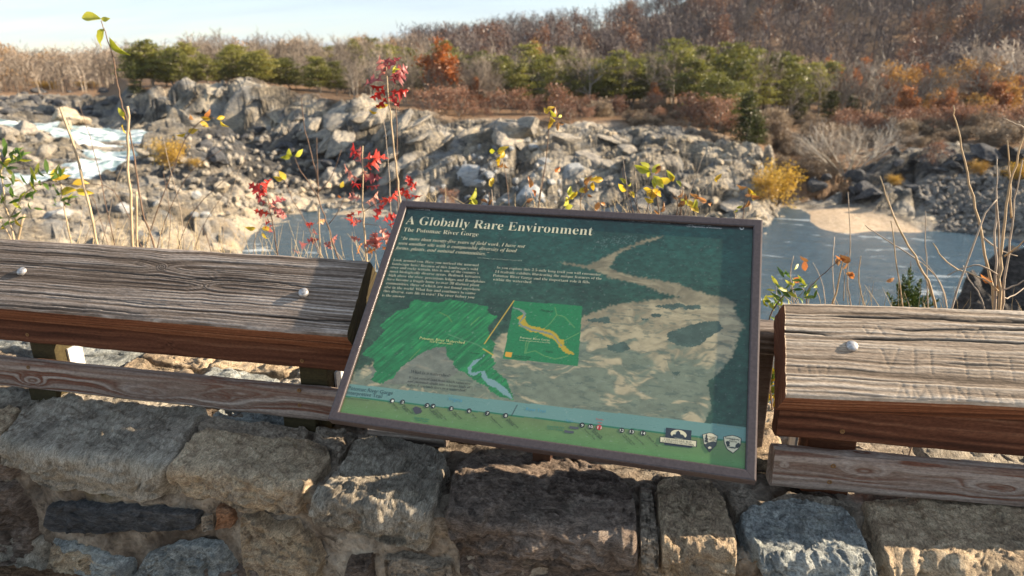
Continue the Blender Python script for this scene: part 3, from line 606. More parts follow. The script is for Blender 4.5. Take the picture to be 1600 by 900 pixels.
    ue = ue + skew*(Wg-0.0*Tg)*np.clip(1-Ug/0.4, 0, 1)                 # the left end is cut a little off square
    P = np.asarray(org)+ue[..., None]*np.array([cos(yawz), sin(yawz), rise])+Wd[..., None]*a+Td[..., None]*nrm
    V = P.reshape(-1, 3); F = grid_faces(nu, n, True)
    k = len(V); V = np.vstack([V, P[0].mean(0), P[-1].mean(0)]); j = np.arange(n); j2 = (j+1) % n
    T0 = np.stack([np.full(n, k), j2, j], -1); T1 = np.stack([np.full(n, k+1), (nu-1)*n+j, (nu-1)*n+j2], -1)
    gr = np.concatenate([grain.ravel(), [0.4, 0.4]]); cr = np.concatenate([np.clip(crack+0.12*cv, 0, 1).ravel(), [0.3, 0.3]])
    me = new_mesh(name, V, [F[:, ::-1], T0[:, ::-1], T1[:, ::-1]], True, attrs=dict(grain=gr, crack=cr)); me.materials.append(mat)
    if matside is not None:
        me.materials.append(matside); mi = np.zeros(len(F)+2*n, np.int32)
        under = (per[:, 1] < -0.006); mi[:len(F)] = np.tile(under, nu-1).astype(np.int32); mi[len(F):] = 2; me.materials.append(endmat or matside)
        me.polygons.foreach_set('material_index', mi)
    sh = np.ones(len(F)+2*n, bool); sh[len(F):] = False; me.polygons.foreach_set('use_smooth', sh)
    return put(obj(name, me), parent)
M_BOLT = NT('galvanised_steel'); _n = M_BOLT.noise(120, 4, 0.6, M_BOLT.coord()); M_BOLT.bsdf(color=M_BOLT.ramp(_n, [(0.35, (0.2, 0.19, 0.185)), (0.6, (0.46, 0.45, 0.45))]), metal=0.55, rough=0.42); M_BOLT = M_BOLT.m
M_SCREW = mat_simple('rusty_brass_screw', (0.22, 0.12, 0.05), rough=0.5, scale=200, metal=0.4)
def revolve(prof, org, ax, n=20):
    ax = np.array(ax, float); ax /= np.linalg.norm(ax); b = np.cross(ax, [1, 0.2, 0.1]); b /= np.linalg.norm(b); c = np.cross(ax, b); th = np.arange(n)*2*pi/n
    V = np.array([[np.asarray(org)+ax*h+r*(cos(t_)*b+sin(t_)*c) for t_ in th] for r, h in prof]).reshape(-1, 3); return V, grid_faces(len(prof), n, True)
def bolt(parent, p, nrm, R=0.0125, name='bolt', mat=None):
    prof = [(R, -0.004), (R, 0.0012), (R*0.96, 0.0030), (R*0.8, 0.0052), (R*0.5, 0.0068), (R*0.2, 0.0074), (0.0001, 0.0075)]
    V, F = revolve(prof, p, nrm); put(obj(name, new_mesh(name, V, [F], True), mat or M_BOLT), parent)
def screw(parent, p, R=0.0058):
    prof = [(R, -0.002), (R, 0.0012), (R*0.85, 0.0018), (R*0.4, 0.0012), (R*0.3, -0.0006), (0.0001, -0.0006)]
    V, F = revolve(prof, p, (0, -1, 0), 14); put(obj('screw', new_mesh('screw', V, [F], True), M_SCREW), parent)
TILT = radians(42)
def on_plane(px, py, p0, nrm):
    d = ray(px, py); return d*((np.asarray(p0)@nrm)/(d@nrm))
NT_ = np.array([0, -sin(TILT), cos(TILT)])
# ---- left rail
railL = empty('guard_rail', (-1.5, 1.6, ZT), label='dark weathered timber guard rail left of the sign with two bolts', cat='railing')
yn = 1.50; pa = at_y(0, 482, yn); pb = at_y(541, 527, yn); x0, x1 = -2.35, pb[0]
def lerp_z(x): return pa[2]+(pb[2]-pa[2])*(x-pa[0])/(pb[0]-pa[0])
riseL = (pb[2]-pa[2])/(pb[0]-pa[0]); oL = np.array([x0, yn, lerp_z(x0)])
def capuv(px, py, o, rise):
    q = on_plane(px, py, o, NT_/1.0); return q[0]-o[0], (q-o)@np.array([0, cos(TILT), sin(TILT)])
k1, k2 = capuv(253, 414, oL, riseL), capuv(319, 443, oL, riseL)
c1, c2, c3 = capuv(120, 420, oL, riseL), capuv(500, 497, oL, riseL), capuv(200, 400, oL, riseL)
cap = timber('cap_beam', railL, oL, x1-x0, 0.236, 0.09, TILT, W_GREY, 5, knots=[(*k1, 0.016), (*k2, 0.011)],
       cracks=[(c1[0]-0.35, c1[0]+0.9, c1[1], 0.0018, 0.9), (c2[0]-0.2, 2.0, c2[1], 0.0022, 1.0), (0.3, 1.2, 0.05, 0.0015, 0.7)], matside=W_RED, endmat=W_POST, rise=riseL, du=0.0035, dw=0.0020, freq=330, relief=0.0011)  # end colour: dark mossy end grain plus the sign's shadow painted in
for (bx, by) in ((34, 424), (474, 457)): bolt(cap, on_plane(bx, by, oL, NT_), NT_, 0.0135)
yf = 1.600
fb = at_y(0, 533, yf), at_y(500, 580, yf); rise = (fb[1][2]-fb[0][2])/(fb[1][0]-fb[0][0]); zb = fb[0][2]+rise*(x0-fb[0][0])
fbd = timber('face_board', railL, np.array([x0, yf, zb+0.10]), x1-x0-0.0, 0.04, 0.10, 0.0, W_SHADE, 12, knots=[(at_y(266, 532, yf)[0]-x0, 0.055, 0.012)], rise=rise, dw=0.003, freq=120, relief=0.0006)
for (sx, sy) in ((43, 523), (472, 564)): screw(fbd, at_y(sx, sy, yf))
yf = 1.575
fb = at_y(0, 605, yf), at_y(505, 660, yf); rise = (fb[1][2]-fb[0][2])/(fb[1][0]-fb[0][0]); zb = fb[0][2]+rise*(x0-fb[0][0])
def lr(px, py): q = at_y(px, py, yf); return q[0]-x0, (zb+0.098+rise*(q[0]-x0)-q[2])*0.9
e1, e2, e3 = lr(50, 595), lr(230, 612), lr(340, 620)
lbd = timber('lower_board', railL, np.array([x0, yf, zb+0.098]), x1-x0+0.06, 0.04, 0.098, 0.0, W_WORN, 14, eyes=[(*e1, 0.03, 2.6), (e2[0], e2[1], 0.045, 5.5), (e3[0], e3[1], 0.05, 5.0), (2.25-1.0, 0.03, 0.03, 6)], rise=rise, dw=0.0025, freq=150, relief=0.0011)
for (sx, sy) in ((44, 574), (467, 610), (468, 633)): screw(lbd, at_y(sx, sy, yf))
def post(parent, px, py, w=0.085, y=1.62, top=-0.66, mat=None):
    p = at_y(px, py, y); V, F = box_geo((p[0]-w/2, y, ZT-0.01), (p[0]+w/2, y+0.085, top)); 
    me = timber_box('post', parent, (p[0]-w/2, y, ZT-0.012), (p[0]+w/2, y+0.088, top), mat or W_POST); return p[0]
def timber_box(name, parent, lo, hi, mat, bev=0.004):
    import bmesh
    bm = bmesh.new(); V, F = box_geo(lo, hi); vs = [bm.verts.new(v) for v in V]; [bm.faces.new([vs[i] for i in f]) for f in F]
    bmesh.ops.bevel(bm, geom=list(bm.edges), offset=bev, segments=2, profile=0.6, affect='EDGES'); me = bpy.data.meshes.new(name); bm.to_mesh(me); bm.free()
    a = me.attributes.new('grain', 'FLOAT', 'POINT'); a.data.foreach_set('value', np.full(len(me.vertices), 0.5, np.float32)); me.materials.append(mat)
    return put(obj(name, me), parent)
M_STEEL = mat_simple('galvanised_bracket', (0.6, 0.6, 0.58), rough=0.45, metal=0.3, scale=60, var=0.15)
def bracket(parent, x, y):
    A = Acc(); A.add(*box_geo((x, y, ZT+0.012), (x+0.075, y+0.08, ZT+0.020))); A.add(*box_geo((x, y+0.03, ZT+0.020), (x+0.006, y+0.085, ZT+0.15))); pbk = put(obj('post_bracket', A.mesh('post_bracket'), M_STEEL), parent)
    V, F = revolve([(0.011, 0), (0.011, 0.014), (0.009, 0.017), (0.0001, 0.017)], (x+0.04, y+0.04, ZT+0.020), (0, 0, 1), 6); put(obj('bracket_nut', new_mesh('bracket_nut', V, [F]), M_STEEL), pbk)
for px, py in ((66, 545), (490, 592)):
    xp = post(railL, px, py); bracket(railL, xp+0.044, 1.63)
xs = at_y(73, 612, 1.6)[0]; timber_box('shim_block', railL, (xs-0.05, 1.585, ZT-0.01), (xs+0.05, 1.66, -0.955), W_POST)
xs = at_y(470, 655, 1.6)[0]; timber_box('shim_block', railL, (xs-0.05, 1.59, ZT-0.01), (xs+0.05, 1.66, -0.962), W_POST)
# ---- right rail: turned a little, its near end closer to the viewer
railR = empty('guard_rail', (1.0, 1.5, ZT), label='pale sunlit timber guard rail right of the sign with carved letters', cat='railing')
pa = at_y(1228, 621, 1.415); pb = at_z(1600, 636, pa[2]); YR = atan2(pb[1]-pa[1], pb[0]-pa[0]); EX = np.array([cos(YR), sin(YR), 0]); EY = np.array([-sin(YR), cos(YR), 0])
oR = pa; LR = 1.45; NTR = -EY*sin(TILT)+Uh*cos(TILT); AR = EY*cos(TILT)+Uh*sin(TILT)
def cu(px, py):
    q = on_plane(px, py, oR, NTR)-oR; return q@EX, q@AR
def strokes(pts):
    q = [cu(*p) for p in pts]; return [(*q[i], *q[i+1]) for i in range(len(q)-1)]
CARVE = []
for pl in ([(1372,544),(1388,578),(1400,545)], [(1426,545),(1427,582)], [(1452,548),(1455,584)], [(1506,552),(1512,592)], [(1542,552),(1550,594)], [(1578,560),(1584,594)],
           [(1402,618),(1408,598),(1418,620)], [(1427,620),(1425,600),(1437,622),(1446,602),(1458,624)], [(1466,604),(1472,624)], [(1482,606),(1488,626)], [(1498,626),(1496,606),(1514,628),(1512,608)], [(1534,612),(1540,630)], [(1556,614),(1564,632)], [(1580,616),(1590,634)],
           [(1240,572),(1244,582)], [(1256,570),(1260,582)], [(1272,572),(1276,584)], [(1290,572),(1288,584)], [(1340,510),(1352,524),(1364,508),(1378,526)], [(1494,524),(1500,512),(1510,528)], [(1520,526),(1532,512),(1540,530)]):
    CARVE += strokes(pl)
ca_, cb_, cc_ = cu(1290, 492), cu(1330, 510), cu(1290, 530)
cap = timber('cap_beam', railR, oR, LR, 0.238, 0.09, TILT, W_PALE, 31, knots=[(1.05, 0.12, 0.013)], cracks=[(ca_[0]-0.03, 1.2, ca_[1]-0.004, 0.0030, 1.0), (cb_[0]+0.06, 1.3, cb_[1], 0.0022, 1.0), (0.0, 0.16, cc_[1]+0.012, 0.0026, 1.0), (0.12, 0.62, cc_[1]+0.002, 0.0028, 1.0)], carve=CARVE,
       matside=W_RED, yawz=YR, skew=1.5*tan(YR)*cos(TILT), du=0.0032, dw=0.0020, freq=290, relief=0.0014)
bolt(cap, on_plane(1331, 541, oR, NTR), NTR, 0.0135)
def vplane(px, py, back): return on_plane(px, py, oR+EY*back, EY)
def board(name, L0, L1, back, Lg, h, th, mat, seed, eyes=(), **k):
    a, b = vplane(*L0, back), vplane(*L1, back); rs = (b[2]-a[2])/((b-a)@EX)
    def uv(px, py): q = vplane(px, py, back); u_ = (q-a)@EX; return u_, (a[2]+h+rs*u_-q[2])*0.9
    ey = [(*uv(*e[0]), e[1], e[2]) for e in eyes]
    return timber(name, railR, a+np.array([0, 0, h]), Lg, th, h, 0.0, mat, seed, yawz=YR, rise=rs, eyes=ey, **k)
fbd = board('face_board', (1212, 684), (1600, 717), 0.085, LR, 0.10, 0.04, W_SHADE, 41, dw=0.003, freq=120, relief=0.0007)
lbd = board('lower_board', (1204, 762), (1600, 797), 0.058, LR+0.03, 0.099, 0.045, W_WORN, 43, eyes=[((1350, 736), 0.035, 3.4), ((1560, 762), 0.035, 5.0), ((1225, 727), 0.014, 1.8)], dw=0.0025, freq=150, relief=0.0011)
for (sx, sy) in ((1321, 640), (1316, 674)): screw(fbd, vplane(sx, sy, 0.085))
for (sx, sy) in ((1302, 728), (1296, 753)): screw(lbd, vplane(sx, sy, 0.058))
post(railR, 1300, 694, 0.11, 1.56, -0.70, W_RED); post(railR, 1760, 720, 0.11, 1.63, -0.70, W_RED)
bracket(railR, at_y(1268, 694, 1.56)[0]-0.03, 1.56)
# ---- the middle rail, set back behind the sign
railM = empty('guard_rail', (-0.2, 1.8, ZT), label='set back dark rail passing behind the sign', cat='railing')
ym = 1.66
a = at_y(1205, 558, ym); timber('upper_board', railM, np.array([-0.62, ym, a[2]+0.073]), a[0]+0.05+0.62, 0.045, 0.073, 0.0, W_GREY, 51, dw=0.004, freq=140, relief=0.001)
b = at_y(1196, 652, ym); timber_box('post', railM, (b[0]-0.09, ym+0.046, ZT-0.012), (b[0]+0.012, ym+0.11, a[2]+0.06), W_GREY)
timber_box('post', railM, (-0.55, ym+0.046, ZT-0.012), (-0.46, ym+0.11, a[2]+0.06), W_GREY)
# ================================================================== THE SIGN
SW, SH = 0.955, 0.955/1.48417; SYA, STI = radians(-4.13), radians(41.98)
SO = np.array([-0.69658832, 1.31047839, -0.79347972])
SX = np.array([cos(SYA), sin(SYA), 0]); _ey = np.array([-sin(SYA), cos(SYA), 0]); SU = _ey*cos(STI)+Uh*sin(STI); SN = np.cross(SX, SU)
sign = empty('wayside_sign', (-0.2, 1.5, ZT), label='tilted brown framed interpretive sign titled A Globally Rare Environment', cat='sign')
REC = 0.008                                                     # panel lies this far below the frame's face
def SP(s, t, n=0.0): return SO + np.asarray(s)[..., None]*SX + np.asarray(t)[..., None]*SU + np.asarray(n)[..., None]*SN
def st(px, py, n=-REC):
    d = ray(px, py); k = ((SO+SN*n)@SN)/(d@SN) if d.ndim == 1 else (((SO+SN*n)@SN)/(d@SN))[:, None]
    q = d*k-SO; return np.stack([q@SX, q@SU], -1)
t = NT('brown_frame_paint'); v = t.coord(); n = t.noise(160, 4, 0.6, v)
t.bsdf(color=t.ramp(n, [(0.3, (0.044, 0.031, 0.03)), (0.7, (0.075, 0.056, 0.056))]), rough=0.42, spec=0.5, normal=t.bump(n, 0.15, 0.001)); M_FRAME = t.m
# frame: four mitred members with a rounded profile (w across the member, n out of the face)
prof = [(0.0, -0.030), (0.0, -0.004), (0.0012, -0.001), (0.004, 0.0), (0.0185, 0.0), (0.021, -0.001), (0.022, -0.003), (0.022, -0.016), (0.012, -0.030)]
for (c0, c1, dirv) in (((0, 0), (SW, 0), (0, 1)), ((SW, 0), (SW, SH), (-1, 0)), ((SW, SH), (0, SH), (0, -1)), ((0, SH), (0, 0), (1, 0))):
    c0, c1 = np.array(c0, float), np.array(c1, float); al = (c1-c0)/np.linalg.norm(c1-c0); dv = np.array(dirv, float)
    V = []
    for end, cc, sg in ((0, c0, 1), (1, c1, -1)):
        for (w_, n_) in prof: q = cc+dv*w_+al*sg*(w_+0.0002); V.append(SP(q[0], q[1], n_))
    k = len(prof); F = [[i, (i+1) % k, k+(i+1) % k, k+i] for i in range(k)]
    me = bpy.data.meshes.new('frame_rail'); me.from_pydata([tuple(x) for x in V], [], [tuple(f) for f in F]+[tuple(range(k))[::-1], tuple(range(k, 2*k))]); me.update()
    import bmesh
    bm = bmesh.new(); bm.from_mesh(me); bmesh.ops.recalc_face_normals(bm, faces=bm.faces); bm.to_mesh(me); bm.free()
    put(obj('frame_rail', me, M_FRAME), sign)
bk = Acc(); q = [SP(0.012, 0.012, -0.026), SP(SW-0.012, 0.012, -0.026), SP(SW-0.012, SH-0.012, -0.026), SP(0.012, SH-0.012, -0.026)]; bk.add(np.array(q), [[0, 3, 2, 1]])
put(obj('back_plate', bk.mesh('back_plate'), M_FRAME), sign)
# printed panel: every point of a fine sheet carries the colour of the print
RS = 0.0018; gs = np.arange(0.0212, SW-0.0208, RS); gt = np.arange(0.0212, SH-0.0208, RS); S, T = np.meshgrid(gs, gt, indexing='ij')
def L3(*c): return np.array(lin(*c))
def pol(pts): 
    pts = np.array(pts, float); q = st(pts[:, 0], pts[:, 1]); return in_poly(S + 0.003*(fbm(S*260, T*260, 0, 3, 301)-0.5)*PW, T + 0.003*(fbm(S*260, T*260, 0, 3, 302)-0.5)*PW, q)
def off(pts, ox, oy, sc): return [(ox+x/sc, oy+y/sc) for x, y in pts]
PW = 2.2
nA = fbm(S*60, T*90, 0, 5, 311); nB = fbm(S*300, T*340, 0, 3, 312); nC = fbm(S*9, T*12, 0, 4, 313); _w = fbm(S*10, T*10, 0, 3, 315); nD = fbm(S*24+T*12+_w*3, T*70+_w*7, 0, 5, 314)
up = np.clip((T-0.2)/(SH-0.25), 0, 1)[..., None]
C = (L3(42, 70, 50)*(1-up)+L3(28, 72, 64)*up)*(0.5+1.0*fbm(S*130, T*190, 0, 4, 316)[..., None])*(0.6+0.8*nA[..., None])*(0.7+0.6*sstep(0.25, 0.75, nC)[..., None])
C = C*(1-0.25*sstep(0.5, 0.7, nC)[..., None])
def paint(mask, colr, f=1.0): 
    global C
    m = (np.asarray(mask, float)*f)[..., None]; C = C*(1-m)+np.asarray(colr)*m
sandc = L3(160, 147, 116)*(0.74+0.52*sstep(0.3, 0.7, nD)[..., None])*(0.8+0.4*nA[..., None])
# river, upper reach
RIV = off([(830,262),(700,290),(560,340),(480,380),(430,405),(350,445),(300,467),(180,452),(80,440),(180,462),(330,490),(400,520),(450,550),(600,580),(740,622),(830,660),(900,672),(960,690),(800,702),(640,720),(540,730),(470,750),(420,810),(270,828),(262,900),(800,950),(1400,900),(1340,830),(1290,790),(1330,735),(1290,702),(1150,672),(1050,640),(930,592),(800,570),(640,545),(520,512),(440,483),(470,460),(495,412),(530,372),(650,327),(800,275)], 850, 310, 4.4444)
PW = 4.0; paint(blur(pol(RIV), 1), sandc*(0.62+0.3*sstep(0.55, 0.3, T))[..., None], 0.95)
PW = 2.2
LOW = [(905,497),(955,478),(1035,474),(1145,480),(1160,508),(1146,552),(1130,575),(1108,598),(1112,640),(1098,672),(540,612),(556,580),(600,560),(690,548),(745,560),(785,520),(850,520)]
grn = L3(112, 120, 100)*(0.7+0.6*nA[..., None]); k = sstep(0.42, 0.58, 0.75*nD+0.25*nC + 0.5*np.clip((T-0.25)/0.2, -0.25, 1))[..., None]
PW = 5.0; lowm = blur(pol(LOW), 1); PW = 2.2; paint(lowm, grn*(1-k)+sandc*k)
rip = sstep(0.60, 0.72, fbm(S*45+T*20, T*150, 0, 4, 333)); paint(lowm*rip, L3(72, 88, 78), 0.55)
paint(pol([(575,575),(640,540),(720,520),(745,560),(690,600),(600,600)])*0.8, L3(110, 112, 100)*(0.6+0.8*nA[..., None]))
ISL = off([(660,70),(720,50),(850,10),(940,5),(970,45),(900,90),(850,130),(800,150),(720,135),(670,110)], 850, 500, 3.461)
isc = L3(66, 84, 74)*(0.55+0.9*nA[..., None]); paint(pol(ISL), isc)
for pts in ([(1020,478),(1060,474),(1075,478),(1050,484)], [(1062,478),(1092,476),(1096,482),(1070,484)], [(914,500),(950,494),(955,506),(925,503)], [(1016,491),(1032,490),(1034,495),(1020,496)], [(948,540),(975,534),(985,545),(965,552),(950,546)], [(1003,497),(1014,497),(1014,500),(1002,500)], [(1050,582),(1062,580),(1062,585),(1052,586)]): paint(pol(pts), isc)
paint(pol([(1146,555),(1132,575),(1106,598),(1112,640),(1096,668),(1190,690),(1190,480),(1160,520)]), L3(34, 66, 52)*(0.4+1.2*nA[..., None])*(0.6+0.8*nB[..., None]), 0.92)
fl = sstep(0.62, 0.68, nB)*pol([(935,372),(965,368),(1000,368),(990,380),(955,385),(940,390)]); paint(fl, L3(130, 155, 148), 0.3)
# watershed map
WS = off([(570,30),(620,45),(700,50),(760,30),(830,40),(900,55),(980,70),(990,110),(1040,130),(1010,160),(980,190),(1000,260),(1030,290),(1010,330),(1010,370),(1030,400),(1010,430),(1060,470),(1100,510),(1120,570),(1135,620),(1100,610),(1050,600),(1000,570),(980,540),(930,520),(850,460),(790,430),(780,390),(740,360),(740,310),(680,310),(600,340),(530,390),(470,430),(430,490),(350,525),(300,500),(330,450),(310,420),(320,380),(240,350),(340,260),(380,210),(350,180),(400,140),(450,100),(520,80),(530,40)], 500, 460, 3.75)
stk = fbm((S*0.62+T*0.78)*22, (S*0.78-T*0.62)*230, 0, 4, 341); wsc = L3(26, 112, 62)*(0.45+1.1*stk[..., None])*(0.75+0.5*nA[..., None]) + L3(40, 90, 30)*0.35*sstep(0.62, 0.75, stk)[..., None]
paint(pol(WS), wsc)
PW = 1.2
EST = off([(965,340),(950,370),(900,390),(865,430),(870,465),(900,480),(945,455),(950,490),(985,530),(1030,550),(1080,590),(1130,618),(1112,575),(1080,545),(1030,508),(985,490),(965,450),(930,450),(885,462),(890,425),(940,380),(962,360)], 500, 460, 3.75)
paint(pol(EST), L3(118, 150, 150))
PW = 0.0
INS = [(803,470),(910,478),(903,572),(786,560)]
paint(pol(INS), L3(22, 116, 66)*(0.8+0.4*nB[..., None]))
PW = 1.6
GO = off([(1040,80),(1060,70),(1085,55),(1110,70),(1100,95),(1115,120),(1130,145),(1180,150),(1230,165),(1290,175),(1330,195),(1360,225),(1380,250),(1410,260),(1405,290),(1440,330),(1480,355),(1490,370),(1440,372),(1400,345),(1370,310),(1350,280),(1320,250),(1260,225),(1210,200),(1150,195),(1090,160),(1050,150),(1060,110)], 600, 480, 5)
paint(pol(GO), L3(178, 152, 36)); PW = 0.4
GR = off([(1005,0),(1040,5),(1090,25),(1112,50),(1095,85),(1060,120),(1080,140),(1160,170),(1240,185),(1310,205),(1345,240),(1375,285),(1395,300),(1385,305),(1350,262),(1320,222),(1240,200),(1150,182),(1068,150),(1045,125),(1075,90),(1092,55),(1060,25),(1010,10)], 600, 480, 5)
paint(pol(GR), L3(120, 132, 120)); paint(pol(off([(948,350),(1000,355),(996,392),(945,388)], 600, 480, 5)), L3(214, 156, 44))
def line(pts, wd, colr, f=1.0):
    q = st(np.array([p[0] for p in pts], float), np.array([p[1] for p in pts], float)); best = np.full(S.shape, 9.0)
    for i in range(len(q)-1):
        d = q[i+1]-q[i]; tt = np.clip(((S-q[i, 0])*d[0]+(T-q[i, 1])*d[1])/(d@d), 0, 1); best = np.minimum(best, np.hypot(S-q[i, 0]-tt*d[0], T-q[i, 1]-tt*d[1]))
    paint(sstep(wd+0.0009, wd-0.0009, best), L3(*colr), f)
line([(803,470),(757,537)], 0.0012, (206, 170, 60)); line([(755,545),(771,555)], 0.0012, (206, 170, 60))
for pl in ([(867,480),(870,492),(882,495),(898,512)], [(870,492),(860,505),(852,512)], [(822,534),(820,552),(836,548),(850,556),(868,561),(888,556)], [(882,532),(905,520)], [(840,525),(825,536),(822,550)]): line(pl, 0.0007, (120, 160, 90), 0.8)
for pl in ([(686,488),(700,494),(706,503)], [(735,508),(748,496)], [(640,562),(657,545)]): line(pl, 0.0006, (150, 170, 70), 0.5)
line([(700,522),(725,532),(745,538),(757,545)], 0.0008, (110, 150, 110), 0.7)
# bands
q = st(np.array([540., 1170, 1170, 540]), np.array([599., 668, 692, 619])); tb = lambda s_, i, j: q[i, 1]+(q[j, 1]-q[i, 1])*(s_-q[i, 0])/(q[j, 0]-q[i, 0])
b1_, b2_ = tb(S, 0, 1), tb(S, 3, 2)
paint((T < b1_), L3(100, 138, 130)*(0.92+0.16*nC[..., None])); gk = np.clip((b2_-T)/0.05, 0, 1)[..., None]
paint((T < b2_), (L3(100, 118, 72)*(1-gk)+L3(86, 130, 72)*gk)*(0.88+0.24*nA[..., None])); paint(np.abs(T-b2_) < 0.0016, L3(22, 104, 74))
qt = st(np.array([632., 1170]), np.array([327.5, 359.5])); tt_ = qt[0, 1]+(qt[1, 1]-qt[0, 1])*(S-qt[0, 0])/(qt[1, 0]-qt[0, 0]); paint(T > tt_, L3(24, 31, 36)*(0.8+0.4*nB[..., None]))
line([(808,633),(799,650)], 0.0010, (30, 36, 40))
dust = sstep(0.93, 0.96, vnoise(S*260, T*260, 0, 377)); paint(dust, L3(170, 175, 168), 0.2)
C = C*0.88+L3(96, 108, 98)*0.10
PP = SP(S, T, np.full(S.shape, -REC)); me = new_mesh('print_panel', PP.reshape(-1, 3), [grid_faces(*S.shape)], False, cols=np.concatenate([np.clip(C, 0, 1), np.ones(C.shape[:2]+(1,))], -1).reshape(-1, 4))
t = NT('printed_laminate'); v = t.coord(); scr = t.noise(30, 6, 0.75, t.coord(scale=(1, 4, 1), rot=(0.2, 0.1, 0.9)))
t.bsdf(color=t.attr('print', True), rough=t.rng(scr, 0.35, 0.7, 0.24, 0.42), spec=0.5); M_PRINT = t.m
panel = put(obj('print_panel', me, M_PRINT), sign)
# ---- lettering and marks, flat on the panel
INK = {}
def ink(rgb):
    if rgb not in INK: t = NT('ink_%d_%d_%d' % rgb); nn = t.noise(300, 3, 0.6, t.coord()); cc = lin(*rgb); t.bsdf(color=t.mix(t.rng(nn, 0.3, 0.8, 0, 0.22), cc, (0.12, 0.15, 0.13)), rough=0.35, spec=0.5); INK[rgb] = t.m
    return INK[rgb]
CREAM, DARK = (214, 204, 168), (34, 38, 40)
def mathy(s, style):
    o = ''
    for ch in s:
        b = {'bold': (0x1D400, 0x1D41A, 0x1D7CE), 'ital': (0x1D434, 0x1D44E, None), 'bi': (0x1D468, 0x1D482, None)}[style]
        if 'A' <= ch <= 'Z': o += chr(b[0]+ord(ch)-65)
        elif 'a' <= ch <= 'z': o += '\u210e' if (ch == 'h' and style == 'ital') else chr(b[1]+ord(ch)-97)
        elif '0' <= ch <= '9' and b[2]: o += chr(b[2]+ord(ch)-48)
        else: o += ch
    return o
LETN = 0.00045
def sheet_from_text(body, offset=0.0):
    cu_ = bpy.data.curves.new('lettering', 'FONT'); cu_.body = body; cu_.size = 1.0; cu_.offset = offset; cu_.resolution_u = 3
    o = bpy.data.objects.new('tmp', cu_); col.objects.link(o); dg = bpy.context.evaluated_depsgraph_get(); dg.update()
    me = bpy.data.meshes.new_from_object(o.evaluated_get(dg)); bpy.data.objects.remove(o); bpy.data.curves.remove(cu_); return me
def text(name, lines, rgb, style='bold', offset=0.0, hscale=None, parent=None):
    """lines: (string, start pixel, end pixel or None). Widths and baselines are read off the photograph"""
    Vs, Fs, n = [], [], 0
    for s_, a, b in lines:
        me = sheet_from_text(mathy(s_, style) if style else s_, offset)
        V = np.array([v.co[:] for v in me.vertices]); F = [list(p.vertices) for p in me.polygons]; bpy.data.meshes.remove(me)
        if not len(V): continue
        A = st(float(a[0]), float(a[1])); B = st(float(b[0]), float(b[1])); ex = (B-A)/np.linalg.norm(B-A); wd = V[:, 0].max()-V[:, 0].min(); k = np.linalg.norm(B-A)/wd
        hs = k if hscale is None else hscale
        X = (V[:, 0]-V[:, 0].min())*k; Y = V[:, 1]*hs; ey = np.array([-ex[1], ex[0]])
        Q = A+X[:, None]*ex+Y[:, None]*ey; P = SP(Q[:, 0], Q[:, 1], np.full(len(Q), -REC+LETN))
        Vs.append(P); Fs += [[i+n for i in f] for f in F]; n += len(V)
    me = bpy.data.meshes.new(name); me.from_pydata([tuple(v) for v in np.vstack(Vs)], [], Fs); me.update()
    o = obj(name, me, ink(rgb)); o.parent = panel; o.matrix_parent_inverse = panel.matrix_parent_inverse if False else Matrix.Identity(4)
    o.matrix_parent_inverse = (Matrix.Translation(Vector(sign.location)) @ panel.matrix_parent_inverse).inverted()
    return o
def shape(name, pts, rgb, lift=LETN):
    if len(pts) == 3 and not hasattr(pts[0], '__len__'):
        c = st(float(pts[0]), float(pts[1])); r = pts[2]; Q = np.array([[c[0]+r*cos(a), c[1]+r*sin(a)] for a in np.arange(20)*pi/10])
    elif len(pts) == 4 and not hasattr(pts[0], '__len__'):
        c = st(float(pts[0]), float(pts[1])); Q = np.array([[c[0]+pts[2]*cos(a), c[1]+pts[3]*sin(a)] for a in np.arange(24)*pi/12])
    else: Q = st(np.array([p[0] for p in pts], float), np.array([p[1] for p in pts], float))
    P = SP(Q[:, 0], Q[:, 1], np.full(len(Q), -REC+lift)); ar = np.sum(Q[:, 0]*np.roll(Q[:, 1], -1)-np.roll(Q[:, 0], -1)*Q[:, 1]); idx = list(range(len(Q)))
    me = bpy.data.meshes.new(name); me.from_pydata([tuple(v) for v in P], [], [idx if ar > 0 else idx[::-1]]); me.update(); o = obj(name, me, ink(rgb)); o.parent = panel
    o.matrix_parent_inverse = (Matrix.Translation(Vector(sign.location)) @ panel.matrix_parent_inverse).inverted(); return o
text('title', [('A Globally Rare Environment', (633, 350), (925.5, 368))], CREAM, 'bold', -0.008)
text('subtitle', [('The Potomac River Gorge', (630, 361.5), (747, 369.5))], CREAM, 'bold', -0.014)
text('quotation', [('“In more than twenty-five years of field work, I have not', (626, 374.5), (820, 387.5)), ('seen another site with a comparable diversity of land', (622, 382), (807, 394.5)), ('forms, plants, and natural communities.”', (617, 389.5), (763, 399.5))], CREAM, 'bi', -0.012)
text('attribution', [('Gary Fleming, Vegetation Ecologist, Virginia DCR', (746, 403.5), (815.5, 408.5))], (150, 160, 140), 'bold', -0.012)
